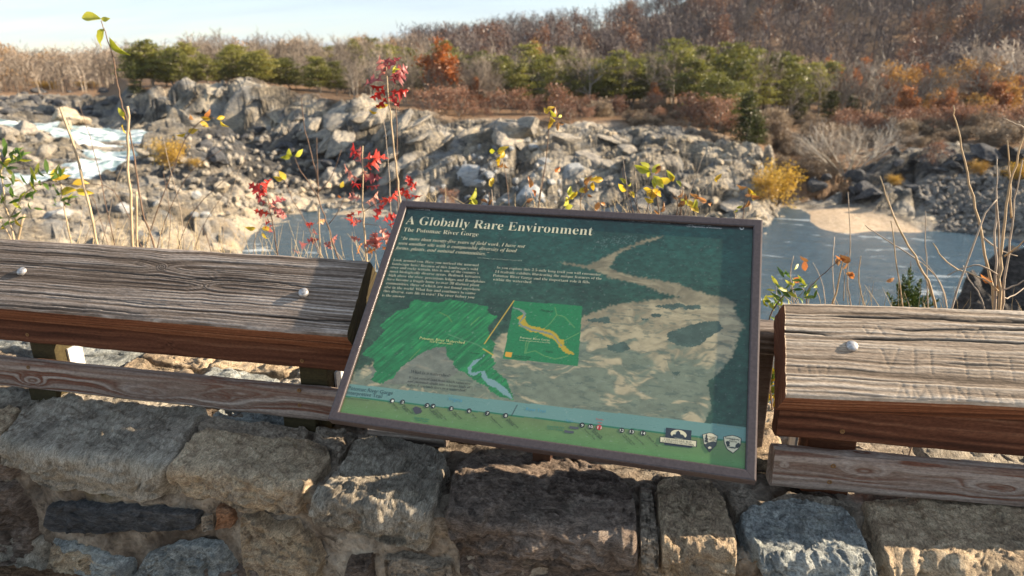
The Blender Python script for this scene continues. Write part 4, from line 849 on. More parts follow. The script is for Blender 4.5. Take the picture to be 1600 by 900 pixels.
P1 = [('Look around you. Have you noticed the unusual', (614.3, 407.8), (747.5, 416.4)), ('landscape here? Because of this landscape’s wild', (612.5, 413.8), (746.4, 422.8)), ('river and rocky terrain, this is one of the country’s', (610.2, 419.4), (747.5, 428.6)),
      ('most biologically diverse areas. Bedrock terraces', (608.5, 425.6), (749.8, 434.8)), ('high above the river, precarious ledges and floodplains', (606.9, 431.6), (757.6, 442.2)), ('have become a fragile home to over 30 distinct plant', (604.8, 437.8), (748.6, 447.8)),
      ('communities, three of which are not found anywhere', (602.8, 444), (749.8, 454.4)), ('else in the world. What has and continues to cause', (600.8, 450.3), (742.6, 460.4)), ('this diverse, rare life to exist? The river before you', (599, 456.4), (740.8, 466.8)), ('is the answer.', (596.7, 463), (633.2, 465.6))]
text('paragraph', P1, (196, 190, 160), 'bold', -0.014)
text('paragraph', [('As you explore this 2.5-mile long trail you will encounter', (775, 419.6), (939, 431.2)), ('14 trailside exhibits illustrating the unique features of the', (773, 426.2), (940, 437.4)), ('Potomac River Gorge and the important role it fills', (770, 432.2), (921, 443.2)), ('within the watershed.', (770, 438.4), (831, 443))], (196, 190, 160), 'bold', -0.014)
text('caption', [('What is a watershed?', (641.4, 582.6), (704, 589.4)), ('It’s an area of land from which rainwater', (639, 591), (735, 601.4)), ('and snowmelt drain into a larger body of', (637, 597), (735, 607)), ('water. Everybody lives in a watershed!', (635.6, 602.8), (728, 612))], (40, 44, 44), 'bold', -0.012)
text('map_label', [('Potomac River Watershed', (655, 530), (726, 537.5)), ('14,670 square miles', (671, 535), (707, 538.8))], (200, 200, 130), 'bold', -0.012)
text('map_label', [('Potomac River Gorge', (812, 529), (859, 533.2)), ('14 miles from Great Falls to Key Bridge', (811, 532.4), (860, 536.6))], (190, 196, 150), 'bold', -0.012)
text('map_label', [('Maryland', (845, 486), (863, 488)), ('Virginia', (852, 550), (864, 551.4)), ('Potomac River Gorge', (801, 556.5), (829, 559)), ('conservation area', (801, 559.4), (826, 561.8)), ('Washington', (735, 552), (750, 553.6))], (30, 60, 40), None, 0.0)
text('trail_title', [('Potomac River Gorge', (544, 608.6), (613.3, 617)), ('Interpretive Trail', (541.8, 615.6), (596.5, 622))], (36, 62, 66), None, 0.004)
text('trail_note', [('Trail Distance: 2.5 miles (4 km)', (540, 622.5), (577, 626.8))], (50, 84, 66), None)
text('band_label', [('Virginia', (700, 625), (722, 628.2)), ('River Trail', (822, 641), (852, 645)), ('Fairfax', (884, 658.5), (896, 660))], (70, 140, 160), None)
text('header', [('Great Falls Park', (644, 326.3), (672, 329.4))], (190, 190, 180), 'bold', -0.01)
text('header', [('George Washington Memorial Parkway', (980, 345.5), (1048, 349.7))], (170, 170, 165), 'bold', -0.01)
text('header', [('National Park Service', (1073, 350.8), (1110, 353)), ('U.S. Department of the Interior', (1073, 354.6), (1128, 358))], (200, 200, 195), None)
text('photo_credit', [('Photo by Garrie Rouse', (1120, 664.8), (1158, 669.6))], (130, 150, 130), None)
NUM = [(1,613,626.2),(2,629,628.2),(3,667.4,633.6),(4,676.6,634.6),(5,705,638.4),(6,733,642),(7,761.6,645.8),(8,790,649.4),(9,909.5,664.4),(10,923.1,666.4),(11,936.4,667.9),(12,971.4,672.5),(13,987,674.5),(14,1004.9,676.7)]
for n_, x, y in NUM:
    shape('trail_marker', (x, y, 0.0060), (176, 44, 48) if n_ == 11 else DARK)
    w_ = 1.6 if n_ < 10 else 3.0
    LETN = 0.0008; text('marker_number', [(str(n_), (x-w_, y+2.2-w_*0.13), (x+w_, y+2.4+w_*0.13))], (220, 220, 200), None, 0.004, hscale=0.0085); LETN = 0.00045
text('red_note', [('You Are', (931, 655.5), (943, 657.2)), ('Here', (934, 661), (941, 662))], (190, 50, 56), None, 0.004)
def slant(x, y, s_, ln): return (s_, (x, y), (x+ln, y+ln*0.95))
for _s in [slant(613, 632, 'Mill Site', 8), slant(630, 634.5, 'Patowmack', 14), slant(628, 636.5, 'Canal', 8), slant(670, 640, 'Overlook One', 15), slant(680, 641, 'Overlook Two', 17), slant(676, 642, 'gorge view', 14), slant(709, 644.5, 'High water', 12), slant(705, 645, 'marks', 7), slant(737, 648, 'Habitat', 7), slant(766, 652, 'Floodplain wood', 18), slant(794, 655, 'Flood terrace', 15), slant(791, 656.5, 'plants', 10)]: text('marker_name', [_s], (44, 62, 50), None)
for _s in [slant(912, 671, 'Overlook Three', 17), slant(926, 672, 'Bedrock', 14), slant(925, 674.5, 'forest plants', 14), slant(974, 679, 'Twin Rock trail', 17), slant(972, 681, 'Cow Hoof Rock', 15), slant(990, 681, 'Sandy Landing', 15), slant(1010, 682, 'Difficult Run', 17)]: text('marker_name', [_s], (44, 62, 50), None)
text('center_name', [('Great Falls Park', (647, 653.5), (671, 657)), ('Visitor Center', (649, 657), (669, 660))], (24, 110, 90), None, 0.003)
text('center_name', [('Great Falls Park', (855, 667), (882, 670)), ('Visitor Center', (855, 670.5), (880, 673.5))], (24, 110, 90), None, 0.003)
shape('visitor_center_symbol', [(645,638),(650,635),(658,638),(658,641),(660,642),(657,646),(650,647),(647,644)], (60, 58, 66)); shape('visitor_center_symbol', [(890,665.5),(904,667.5),(904,671),(890,669.5)], (70, 74, 80)); shape('visitor_center_symbol', [(882,672),(897,674),(896,677.5),(882,676)], (70, 74, 80))
# emblems at the lower right
LG = lambda pts: off(pts, 850, 500, 3.461)
shape('emblem_plate', LG([(660,582),(798,598),(795,650),(655,640)]), (34, 42, 54)); shape('emblem_oval', LG([(676+0, 606)])[0]+(0,) if False else (850+728/3.461, 500+619/3.461, 0.0165, 0.0098), (214, 204, 168), 0.0007)
shape('emblem_tree', LG([(690,634),(700,618),(712,620),(716,606),(726,598),(736,608),(738,618),(752,622),(766,640),(740,642),(728,640)]), (34, 42, 54), 0.0010)
shape('emblem_plate', LG([(650,664),(800,680),(798,692),(652,676)]), (34, 42, 54)); shape('emblem_edge', LG([(626,630),(827,653),(825,688),(625,663)]), (34, 42, 54), 0.0007); shape('emblem_bar', LG([(630,634),(823,656),(821,685),(629,660)]), (214, 204, 168), 0.0010)
LETN = 0.0013
text('emblem_words', [('CHESAPEAKE BAY', (850+650/3.461, 500+650/3.461), (850+800/3.461, 500+668/3.461)), ('GATEWAYS NETWORK', (850+640/3.461, 500+661/3.461), (850+812/3.461, 500+682/3.461))], (40, 44, 50), 'bold', -0.008)
LETN = 0.00045
shape('arrowhead_emblem', LG([(856,618),(880,613),(890,609),(912,612),(941,628),(936,650),(932,678),(894,717),(866,680),(860,645)]), DARK); shape('arrowhead_field', LG([(860,621),(882,616),(891,612),(911,615),(938,630),(933,650),(929,668),(915,662),(900,664),(880,676),(866,668),(863,645)]), (206, 196, 164), 0.0007)
shape('arrowhead_tree', LG([(874,662),(868,655),(873,648),(870,640),(875,634),(874,626),(879,616),(884,628),(883,638),(888,645),(884,652),(889,660),(884,664)]), DARK, 0.0010); shape('arrowhead_ground', LG([(868,678),(884,664),(900,660),(915,656),(932,662),(930,678),(894,714)]), (40, 48, 52), 0.0009); shape('arrowhead_bison', LG([(886,690),(895,684),(906,688),(903,696),(890,698)]), (200, 190, 160), 0.0012)
LETN = 0.0013; text('arrowhead_words', [('NATIONAL', (850+890/3.461, 500+634/3.461), (850+932/3.461, 500+640/3.461)), ('PARK', (850+900/3.461, 500+643/3.461), (850+926/3.461, 500+647/3.461)), ('SERVICE', (850+892/3.461, 500+651/3.461), (850+930/3.461, 500+657/3.461))], DARK, None, 0.01); LETN = 0.00045
shape('shield_emblem', LG([(969,632),(990,626),(1020,622),(1050,630),(1069,642),(1065,675),(1050,700),(1022,723),(990,702),(974,670)]), (52, 54, 52)); shape('shield_field', LG([(973,634),(992,630),(1020,626),(1048,634),(1064,644),(1061,674),(1048,697),(1022,718),(993,699),(978,668)]), (206, 196, 164), 0.0007)
shape('shield_tree', LG([(984,668),(982,660),(990,655),(1000,657),(1006,664),(1002,674),(1006,684),(990,686)]), DARK, 0.0010); shape('shield_tree', LG([(1034,690),(1036,676),(1044,668),(1054,664),(1060,672),(1058,684),(1046,694)]), DARK, 0.0010); shape('shield_ground', LG([(992,688),(1020,686),(1040,692),(1034,697),(1010,694)]), (70, 70, 66), 0.0011)
LETN = 0.0013; text('shield_words', [('Fairfax County', (850+980/3.461, 500+642/3.461), (850+1056/3.461, 500+652/3.461)), ('Park', (850+1010/3.461, 500+650/3.461), (850+1032/3.461, 500+653/3.461)), ('Authority', (850+1000/3.461, 500+658/3.461), (850+1044/3.461, 500+664/3.461))], DARK, None, 0.01); LETN = 0.00045
shape('round_emblem', (1159, 356.5, 0.0052), (200, 200, 196)); shape('round_emblem_mark', (1159, 356.5, 0.0036, 0.0026), (40, 46, 50), 0.0008)
# supports under the sign
M_BRK = mat_simple('rust_brown_bracket', (0.05, 0.022, 0.012), rough=0.6, scale=50)
q0 = at_z(846, 727, ZT+0.012); xb, yb = q0[0], q0[1]
def plate(parent, x, y, w_=0.045):
    A = Acc(); top = SO+SN*(-0.031); yy = lambda z: 0
    # a flat web from the wall up to the underside of the sign
    pts = []
    for (dy, dz) in ((0, 0), (0.26, 0), (0.26, 0.19), (-0.035, 0.0)): pts.append((y+dy, ZT+0.012+dz))
    def under(yv): return (np.dot(SO-SN*0.031, SN)-SN[0]*x-SN[1]*yv)/SN[2]
    prof_ = [(y, ZT+0.005), (y+0.09, ZT+0.005), (y+0.26, under(y+0.26)-0.002), (y-0.03, under(y-0.03)-0.002)]
    V = np.array([[x-w_/2, a_, b_] for a_, b_ in prof_]+[[x+w_/2, a_, b_] for a_, b_ in prof_]); A.add(V, [[0, 1, 2, 3], [7, 6, 5, 4], [0, 4, 5, 1], [1, 5, 6, 2], [2, 6, 7, 3], [3, 7, 4, 0]])
    put(obj('support_bracket', A.mesh('support_bracket'), M_BRK), parent)
plate(sign, xb, yb)
a = at_z(574, 676, ZT+0.03); b = at_z(692, 692, ZT+0.03)
blk = empty('wood_block', (a[0]+0.1, a[1]+0.05, ZT), label='short weathered plank lying on the wall under the sign', cat='plank')
timber('plank', blk, np.array([a[0], a[1], ZT+0.045]), b[0]-a[0], 0.09, 0.045, 0.0, W_GREY, 61, dw=0.004)
# ------------------------------------------------------------------ rocks
def ico(sub):
    import bmesh
    bm = bmesh.new(); bmesh.ops.create_icosphere(bm, subdivisions=sub, radius=1.0); bm.verts.ensure_lookup_table()
    V = np.array([v.co[:] for v in bm.verts]); F = np.array([[v.index for v in f.verts] for f in bm.faces]); bm.free(); return V, F
ICO3 = ico(3); ICO4 = ico(4); ICO2 = ico(2)
def rock_mesh(name, seed, stretch=(1, 1, 1), nplanes=12, src=ICO3, rough=0.10):
    r = np.random.default_rng(seed); D, F = src
    N = r.normal(size=(nplanes, 3)); N /= np.linalg.norm(N, axis=1)[:, None]; off = r.uniform(0.62, 0.95, nplanes)
    q = D@N.T; rad = np.min(np.where(q > 0.05, off/np.maximum(q, 0.05), 9), axis=1); rad = np.minimum(rad, 1.25)
    V = D*rad[:, None]; V *= 1 + rough*(fbm(D[:, 0]*3+seed, D[:, 1]*3, D[:, 2]*3+9, 4, seed)-0.5)[:, None]*2
    return new_mesh(name, V*np.array(stretch), [F], False)
M_ROCK = rock_material('grey_schist', [(0.22, (0.10, 0.095, 0.088)), (0.4, (0.2, 0.188, 0.17)), (0.52, (0.3, 0.272, 0.232)), (0.64, (0.4, 0.352, 0.278)), (0.8, (0.52, 0.45, 0.35))], scale=0.7, bump=0.9, dist=0.15)
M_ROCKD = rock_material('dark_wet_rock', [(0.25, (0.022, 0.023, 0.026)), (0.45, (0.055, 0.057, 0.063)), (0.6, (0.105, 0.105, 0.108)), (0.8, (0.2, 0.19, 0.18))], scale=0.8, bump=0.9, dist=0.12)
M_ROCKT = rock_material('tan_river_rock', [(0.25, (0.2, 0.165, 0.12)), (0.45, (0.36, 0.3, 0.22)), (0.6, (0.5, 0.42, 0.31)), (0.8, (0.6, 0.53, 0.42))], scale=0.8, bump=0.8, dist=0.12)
M_ROCKW = rock_material('pale_blue_rock', [(0.25, (0.15, 0.16, 0.17)), (0.42, (0.3, 0.315, 0.325)), (0.58, (0.4, 0.4, 0.39)), (0.8, (0.52, 0.5, 0.46))], scale=0.7, bump=0.9, dist=0.12)
ROCKS = {}
for nm, m in (('g', M_ROCK), ('d', M_ROCKD), ('t', M_ROCKT), ('w', M_ROCKW)):
    L = []
    for s in range(5):
        k = rock_mesh('boulder', 100+s*7+ord(nm), (1, 0.85, 0.7), 22, ICO4 if s < 3 else ICO3); k.materials.append(m); L.append(k)
    ROCKS[nm] = L
def scatter(zone, n, size, kind, label, group, name='boulder', tilt=0.35, squash=(0.7, 1.25), sink=0.25, cat='rock', seed=1, dip=None, dmin=40):
    r = random.Random(seed); xs = [p[0] for p in zone]; ys = [p[1] for p in zone]; k = tries = 0
    while k < n and tries < n*12:
        tries += 1
        px, py = r.uniform(min(xs), max(xs)), r.uniform(min(ys), max(ys))
        if not in_poly(np.array([px]), np.array([py]), zone)[0]: continue
        h = hit(px, py, dmin)
        if h is None: continue
        p, d = h; s = r.uniform(size[0], size[1])*(0.55+0.9*r.random()**3)*d/FPX/2
        o = obj(name, r.choice(ROCKS[kind]), None, label=label, cat=cat, group=group)
        o.location = p + np.array([0, 0, s*0.5*(1-2*sink)])
        o.scale = (s*r.uniform(0.85, 1.35), s*r.uniform(0.8, 1.2), s*r.uniform(*squash))
        if dip: o.rotation_euler = (r.gauss(dip[0], .12), r.gauss(dip[1], .15), r.gauss(dip[2], .25))
        else: o.rotation_euler = (r.gauss(0, tilt), r.gauss(0, tilt), r.uniform(0, 6.28))
        k += 1
# slabs and blocks of the rocky bank in the middle
scatter([(455,160),(610,170),(640,330),(560,340),(520,290),(470,215)], 16, (34, 80), 'g', 'grey angular outcrop block on the buttress left of the sign', 'outcrop blocks of the left buttress', 'rock_outcrop', dip=(0.1, -0.45, 0.5), seed=3, squash=(0.5, 0.9), sink=0.7)
scatter([(600,185),(760,200),(740,240),(660,330),(600,335)], 16, (34, 80), 'g', 'tilted grey slab of rock directly above the sign title', 'tilted slabs above the sign', 'rock_outcrop', dip=(0.1, -0.5, 0.45), seed=4, squash=(0.35, 0.6), sink=0.7)
scatter([(640,330),(700,255),(760,225),(850,215),(930,260),(950,330),(800,335)], 14, (20, 50), 'w', 'pale bluish white block in the bright rock face behind the sign', 'pale blocks behind the sign', 'rock_outcrop', seed=5, tilt=0.4, sink=0.7)
scatter([(740,195),(860,190),(900,230),(820,240)], 10, (26, 54), 'g', 'rounded dark grey knob of rock at the top of the far bank', 'knobs along the bank top', 'rock_outcrop', seed=6, sink=0.6)
scatter([(860,200),(960,195),(1090,220),(1180,300),(1190,360),(960,340),(930,260)], 14, (26, 66), 'g', 'grey fractured block on the rock slope right of the pale face', 'blocks of the right rock slope', 'rock_outcrop', dip=(0.1, 0.35, -0.4), seed=7, squash=(0.4, 0.8), sink=0.7)
scatter([(960,215),(1100,215),(1215,250),(1200,300),(1090,270)], 26, (6, 14), 't', 'small tan boulder lying on the sunlit upper rock slope', 'tan boulders on the upper slope', seed=8)
scatter([(1120,290),(1200,300),(1235,330),(1215,388),(1150,390),(1110,350)], 20, (12, 26), 't', 'tan and grey boulder at the foot of the slope by the water', 'boulders at the foot of the slope', seed=9)
# dark rubble floor and the cliff at left
scatter([(330,210),(470,200),(540,260),(520,290),(380,290),(300,250)], 30, (9, 24), 'd', 'dark damp boulder in the shaded rubble below the far cliff', 'dark rubble below the cliff', seed=10)
scatter([(330,290),(560,285),(560,335),(380,345),(320,330)], 26, (9, 22), 't', 'pale tan boulder on the sunlit shore of the pool', 'pale shore boulders', seed=12)
scatter([(10,300),(330,290),(360,345),(300,365),(0,362)], 8, (20, 40), 'w', 'pale ribbed boulder below the falls behind the left rail', 'pale boulders below the falls', seed=13, squash=(0.6, 1.0), sink=0.4)
scatter([(0,206),(70,212),(120,240),(60,258),(0,262)], 14, (16, 44), 'g', 'grey brown boulder of the island beside the white water', 'island boulders in the falls', seed=14, sink=0.4)
scatter([(100,192),(140,194),(140,206),(100,206)], 3, (20, 34), 't', 'tan boulder standing in the middle of the rapids', 'boulders in the rapids', seed=15, dmin=70)
scatter([(0,140),(210,140),(215,185),(0,178)], 26, (10, 28), 'd', 'dark rock of the ledges beyond the rapids', 'dark ledges beyond the rapids', seed=16, sink=0.4)
scatter([(235,232),(330,260),(310,300),(235,300),(200,270)], 26, (10, 30), 'g', 'grey boulder in the tumble right of the rapids', 'boulders right of the rapids', seed=17)
# right bank
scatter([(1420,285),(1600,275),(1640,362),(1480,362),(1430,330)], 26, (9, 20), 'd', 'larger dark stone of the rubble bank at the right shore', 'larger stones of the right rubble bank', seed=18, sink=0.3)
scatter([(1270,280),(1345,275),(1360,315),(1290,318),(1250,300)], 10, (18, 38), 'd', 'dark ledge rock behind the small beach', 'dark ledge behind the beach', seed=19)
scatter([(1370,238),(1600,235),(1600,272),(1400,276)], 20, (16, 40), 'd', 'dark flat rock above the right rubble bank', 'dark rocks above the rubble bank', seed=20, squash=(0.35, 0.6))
# the small cobbles between them: past counting
def rubble_sheet(zone, n, size, mat, label, seed):
    r = random.Random(seed); A = Acc(); xs = [p[0] for p in zone]; ys = [p[1] for p in zone]; D, F = ICO2; rr = np.random.default_rng(seed); k = 0
    while k < n:
        px, py = r.uniform(min(xs), max(xs)), r.uniform(min(ys), max(ys))
        if not in_poly(np.array([px]), np.array([py]), zone)[0]: continue
        h = hit(px, py); k += 1
        if h is None: continue
        s = r.uniform(*size)*h[1]/FPX/2; N = rr.normal(size=(9, 3)); N /= np.linalg.norm(N, axis=1)[:, None]; q = D@N.T; rad = np.minimum(np.min(np.where(q > .05, rr.uniform(.6, .95, 9)/np.maximum(q, .05), 9), axis=1), 1.2)
        A.add(D*rad[:, None]*s*rr.uniform(.6, 1.3, 3)+h[0]+np.array([0, 0, s*.3]), None, F)
    obj('rubble', A.mesh('rubble'), mat, kind='stuff', label=label, cat='rubble')
M_ROCKM = rock_material('bank_cobbles', [(0.22, (0.06, 0.056, 0.053)), (0.4, (0.125, 0.117, 0.108)), (0.55, (0.2, 0.185, 0.165)), (0.75, (0.34, 0.305, 0.255))], scale=0.9, bump=0.8, dist=0.1)
rubble_sheet([(1425,300),(1460,282),(1600,270),(1680,365),(1480,366)], 1000, (3, 10), M_ROCKM, 'loose grey cobbles covering the right rubble bank', 5)
rubble_sheet([(300,215),(460,205),(560,260),(560,330),(380,345),(240,300)], 300, (4, 11), M_ROCK, 'loose broken stones on the rock floor below the cliff', 6)
rubble_sheet([(900,210),(1100,212),(1225,260),(1225,380),(1100,340),(960,300)], 70, (4, 9), M_ROCKT, 'loose tan stones scattered over the right rock slope', 7)
rubble_sheet([(640,325),(760,225),(860,220),(960,330)], 50, (4, 12), M_ROCKW, 'loose pale stones on the bright rock face behind the sign', 8)
h = hit(1225, 238)
o = obj('boulder', ROCKS['w'][1], None, label='single pale boulder on the brown grass slope above the beach', cat='rock'); o.location = h[0]+np.array([0, 0, .5]); s = 20*h[1]/FPX/2; o.scale = (s, s, s*1.4)
# the dark boulder of the near bank, beyond the right rail
M_ROCKN = rock_material('near_dark_rock', [(0.25, (0.03, 0.027, 0.024)), (0.45, (0.065, 0.058, 0.052)), (0.6, (0.12, 0.105, 0.095)), (0.8, (0.2, 0.18, 0.16))], band=(1, 1, 5), scale=3.0, bump=1.0, dist=0.12)
BIG = rock_mesh('boulder', 977, (1, 1, 1), 26, ico(5), 0.2); BIG.materials.append(M_ROCKN)
o = obj('near_boulder', BIG, None, label='large dark blurred boulder on the near bank behind bare twigs', cat='rock')
p = ray(1590, 392); p = p*(13/p[1]); zt = p[2]; zb = -11.5
o.location = (p[0], p[1], (zt+zb)/2); o.scale = (1.7, 2.0, (zt-zb)/2/0.78); o.rotation_euler = (0, 0, 0.5)
# ================================================================== TREES AND SHRUBS
M_BARK = mat_simple('grey_bark', (0.23, 0.2, 0.165), scale=6, var=0.35)
M_BARKP = mat_simple('pale_bark', (0.46, 0.41, 0.34), scale=6, var=0.25)
M_TWIG = mat_leaf('bare_twigs', [(0.3, (0.16, 0.125, 0.095)), (0.5, (0.25, 0.205, 0.16)), (0.7, (0.34, 0.28, 0.22))], 0.5, 0.0)
M_TWIGP = mat_leaf('pale_twigs', [(0.3, (0.34, 0.28, 0.22)), (0.7, (0.5, 0.43, 0.35))], 0.5, 0.0)
M_PINE = mat_leaf('pine_needles', [(0.25, (0.09, 0.098, 0.02)), (0.5, (0.22, 0.215, 0.045)), (0.75, (0.38, 0.33, 0.08))], 0.7, 0.42)
M_CEDAR = mat_leaf('cedar_foliage', [(0.25, (0.04, 0.05, 0.01)), (0.6, (0.1, 0.105, 0.022)), (0.8, (0.16, 0.15, 0.04))], 1.2, 0.2)
M_ORANGE = mat_leaf('orange_leaves', [(0.25, (0.2, 0.075, 0.028)), (0.5, (0.36, 0.145, 0.05)), (0.75, (0.48, 0.24, 0.09))], 0.6, 0.35)
M_GOLD = mat_leaf('gold_leaves', [(0.25, (0.34, 0.19, 0.028)), (0.5, (0.54, 0.34, 0.045)), (0.75, (0.66, 0.48, 0.09))], 0.7, 0.4)
M_GOLDT = mat_leaf('golden_tree_leaves', [(0.25, (0.24, 0.12, 0.03)), (0.5, (0.4, 0.22, 0.055)), (0.75, (0.5, 0.33, 0.1))], 0.6, 0.35)
M_BRIGHT = mat_leaf('bright_orange_leaves', [(0.25, (0.32, 0.1, 0.022)), (0.5, (0.5, 0.18, 0.04)), (0.75, (0.6, 0.28, 0.07))], 0.6, 0.4)
M_RUST = mat_leaf('rust_leaves', [(0.25, (0.16, 0.075, 0.045)), (0.5, (0.29, 0.145, 0.085)), (0.75, (0.4, 0.235, 0.15))], 0.9, 0.3)
M_TANL = mat_leaf('tan_brush', [(0.25, (0.16, 0.11, 0.07)), (0.5, (0.28, 0.21, 0.14)), (0.75, (0.4, 0.32, 0.22))], 0.9, 0.2)

def branch_tree(seed, h=1.0, levels=4, spread=0.55, r0=0.022, first=0.25, nb=(7, 5, 4, 4), up=0.25, lean=0.05, multi=1, minr=0.0022):
    """bare skeleton of a tree of height h: list of limbs (points, radii, level) and the twig tips"""
    r = np.random.default_rng(seed); limbs = []; tips = []
    def grow(p, d, L, rad, lv):
        n = 6 if lv == 0 else 4; P = [p]; dd = d.copy()
        for i in range(n):
            dd = dd + r.normal(size=3)*(0.06 if lv == 0 else 0.16) + np.array([0, 0, up*0.25*(lv > 0)]); dd /= np.linalg.norm(dd); P.append(P[-1]+dd*L/n)
        P = np.array(P); R = rad*np.linspace(1, 0.35 if lv < levels-1 else 0.2, len(P)); limbs.append((P, np.maximum(R, minr), lv))
        if lv == levels-1: tips.extend(P[1:]); return
        k = nb[lv]
        for i in range(k):
            f = (first if lv == 0 else 0.2) + (1-(first if lv == 0 else 0.2))*(i+r.uniform(0.1, 0.9))/k
            q = P[0] + 0; j = f*n; a = int(min(j, n-1)); q = P[a]+(P[a+1]-P[a])*(j-a)
            t = P[a+1]-P[a]; t = t/np.linalg.norm(t); side = r.normal(size=3); side -= t*(side@t); side /= np.linalg.norm(side)
            ang = r.uniform(0.6, 1.3)*spread*1.5; nd = t*cos(ang)+side*sin(ang)
            grow(q, nd, L*r.uniform(0.38, 0.6)*(1.15-0.5*f if lv == 0 else 1), rad*(0.5 if lv == 0 else 0.6)*(1.1-0.5*f), lv+1)
    for m in range(multi):
        d = np.array([r.normal()*lean, r.normal()*lean, 1.0]) if multi == 1 else np.array([r.normal()*0.35, r.normal()*0.35, 1.0])
        d /= np.linalg.norm(d); grow(np.array([r.normal()*0.02*(multi > 1), r.normal()*0.02*(multi > 1), -0.02]), d, h*r.uniform(0.72, 0.9), r0/(1 if multi == 1 else 1.6), 0)
    top = max(p[0][:, 2].max() for p in limbs)
    return [(P/top, R, lv) for P, R, lv in limbs], np.array(tips)/top
def leaf_quads(C, size, r, flat=0.0, aspect=0.6):
    n = len(C); N = r.normal(size=(n, 3)); N[:, 2] += flat*np.sign(N[:, 2]+1e-6); N /= np.linalg.norm(N, axis=1)[:, None]
    A = np.cross(N, r.normal(size=(n, 3))); A /= np.linalg.norm(A, axis=1)[:, None]+1e-9; B = np.cross(N, A)
    s = size*r.uniform(0.6, 1.3, n)[:, None]
    V = np.stack([C-A*s, C-B*s*aspect, C+A*s, C+B*s*aspect], 1).reshape(-1, 3)
    return V, np.arange(n*4).reshape(-1, 4)
PROTO = {}
def reg(kind, trunk, crown, mt, mc):
    trunk.materials.append(mt); crown.materials.append(mc); PROTO.setdefault(kind, []).append((trunk, crown))
def bare_proto(kind, seed, mt, mc, **k):
    limbs, tips = branch_tree(seed, **k); T, C = Acc(), Acc()
    for P, R, lv in limbs:
        if lv <= 1: T.tube(P, R, 5)
        else: C.tube(P[::2] if lv == 3 else P, (R[::2] if lv == 3 else R)*(1.0 if lv < 3 else 1.1), 3)
    reg(kind, T.mesh('trunk'), C.mesh('crown'), mt, mc)
def leafy_proto(kind, seed, mt, mc, per=5, size=0.022, cloud=0.05, keep=1.0, drop=0.0, **k):
    limbs, tips = branch_tree(seed, **k); T, C = Acc(), Acc(); r = np.random.default_rng(seed+5)
    for P, R, lv in limbs:
        if lv <= 2: T.tube(P, R, 4)
    tips = tips[r.random(len(tips)) < keep]; tips = tips[tips[:, 2] > drop]
    Cc = np.repeat(tips, per, 0) + r.normal(size=(len(tips)*per, 3))*cloud; Cc[:, 2] = np.maximum(Cc[:, 2], 0.02)
    C.add(*leaf_quads(Cc, size, r)); reg(kind, T.mesh('trunk'), C.mesh('crown'), mt, mc)
def pine_proto(kind, seed, mc, wide=0.3, low=0.25, levels=13, cone=0.0, per=26):
    r = np.random.default_rng(seed); T, C = Acc(), Acc()
    P = np.array([[r.normal()*0.01*i, r.normal()*0.01*i, i/7*0.97] for i in range(8)]); P[0, 2] = -0.03; T.tube(P, 0.022*np.linspace(1, 0.2, 8), 5)
    for i in range(levels):
        z = low+(1-low)*(i+0.5*r.random())/levels; f = (z-low)/(1-low)
        prof = (1-cone)*sqrt(max(0.02, 1-f**2.0))*(0.7+0.3*min(1, f/0.25)) + cone*(1.05-f)
        nbr = 5 if f < 0.8 else 3; a0 = r.uniform(0, 6.28)
        for b_ in range(nbr):
            if r.random() < 0.14: continue
            th = a0+b_*6.28/nbr+r.normal()*0.3; L = wide*prof*r.uniform(0.55, 1.25); d = np.array([cos(th), sin(th), 0.0])
            s0 = np.array([0, 0, z]); tip = s0+d*L+np.array([0, 0, 0.16*L+0.02*r.normal()]); T.tube(np.array([s0, (s0+tip)/2-[0, 0, 0.02*L], tip]), [0.007, 0.005, 0.002], 3)
            for k in (0.45, 0.75, 1.0):
                c = s0+(tip-s0)*k; q = r.normal(size=(per, 3))*np.array([0.05, 0.05, 0.017])*(0.7+0.6*r.random()); C.add(*leaf_quads(c+q+[0, 0, 0.012], 0.024, r, 0.3, 0.42))
    reg(kind, T.mesh('trunk'), C.mesh('crown'), M_BARK, mc)
for s in range(4): bare_proto('bare', 40+s, M_BARK, M_TWIG, levels=4, nb=(9, 6, 5, 3), spread=0.5, first=0.3, r0=0.016, minr=0.0016)
for s in range(2): bare_proto('sycamore', 60+s, M_BARKP, M_TWIGP, levels=4, nb=(9, 6, 5, 3), spread=0.55, first=0.25, r0=0.022, minr=0.0022)
bare_proto('thicket', 70, M_BARKP, M_TWIGP, levels=3, nb=(6, 5, 3, 3), spread=0.4, multi=9, first=0.2, r0=0.016, minr=0.0022)
for s in range(2): bare_proto('brush', 74+s, M_TWIG, M_TWIG, levels=3, nb=(7, 6, 3, 3), spread=0.6, multi=8, first=0.15, r0=0.02, minr=0.004)
for s in range(3): leafy_proto('orange', 80+s, M_BARK, M_ORANGE, per=7, size=0.024, cloud=0.035, keep=0.85, levels=4, nb=(8, 5, 3, 3), spread=0.55, first=0.25)
for s in range(2): leafy_proto('gold', 90+s, M_BARK, M_GOLDT, per=5, size=0.021, cloud=0.04, keep=0.6, levels=4, nb=(8, 5, 3, 3), spread=0.6, first=0.2)
leafy_proto('bigorange', 81, M_BARK, M_BRIGHT, per=6, size=0.022, cloud=0.035, keep=0.7, levels=4, nb=(8, 5, 3, 3), spread=0.55, first=0.25)
for s in range(2): leafy_proto('rust', 95+s, M_BARK, M_RUST, per=4, size=0.026, cloud=0.06, keep=0.5, levels=3, nb=(8, 6, 3, 3), spread=0.65, first=0.1, multi=3)
for s in range(2): leafy_proto('yellowbush', 98+s, M_TWIG, M_GOLD, per=4, size=0.026, cloud=0.07, keep=0.6, levels=3, nb=(7, 6, 3, 3), spread=0.6, first=0.1, multi=7)
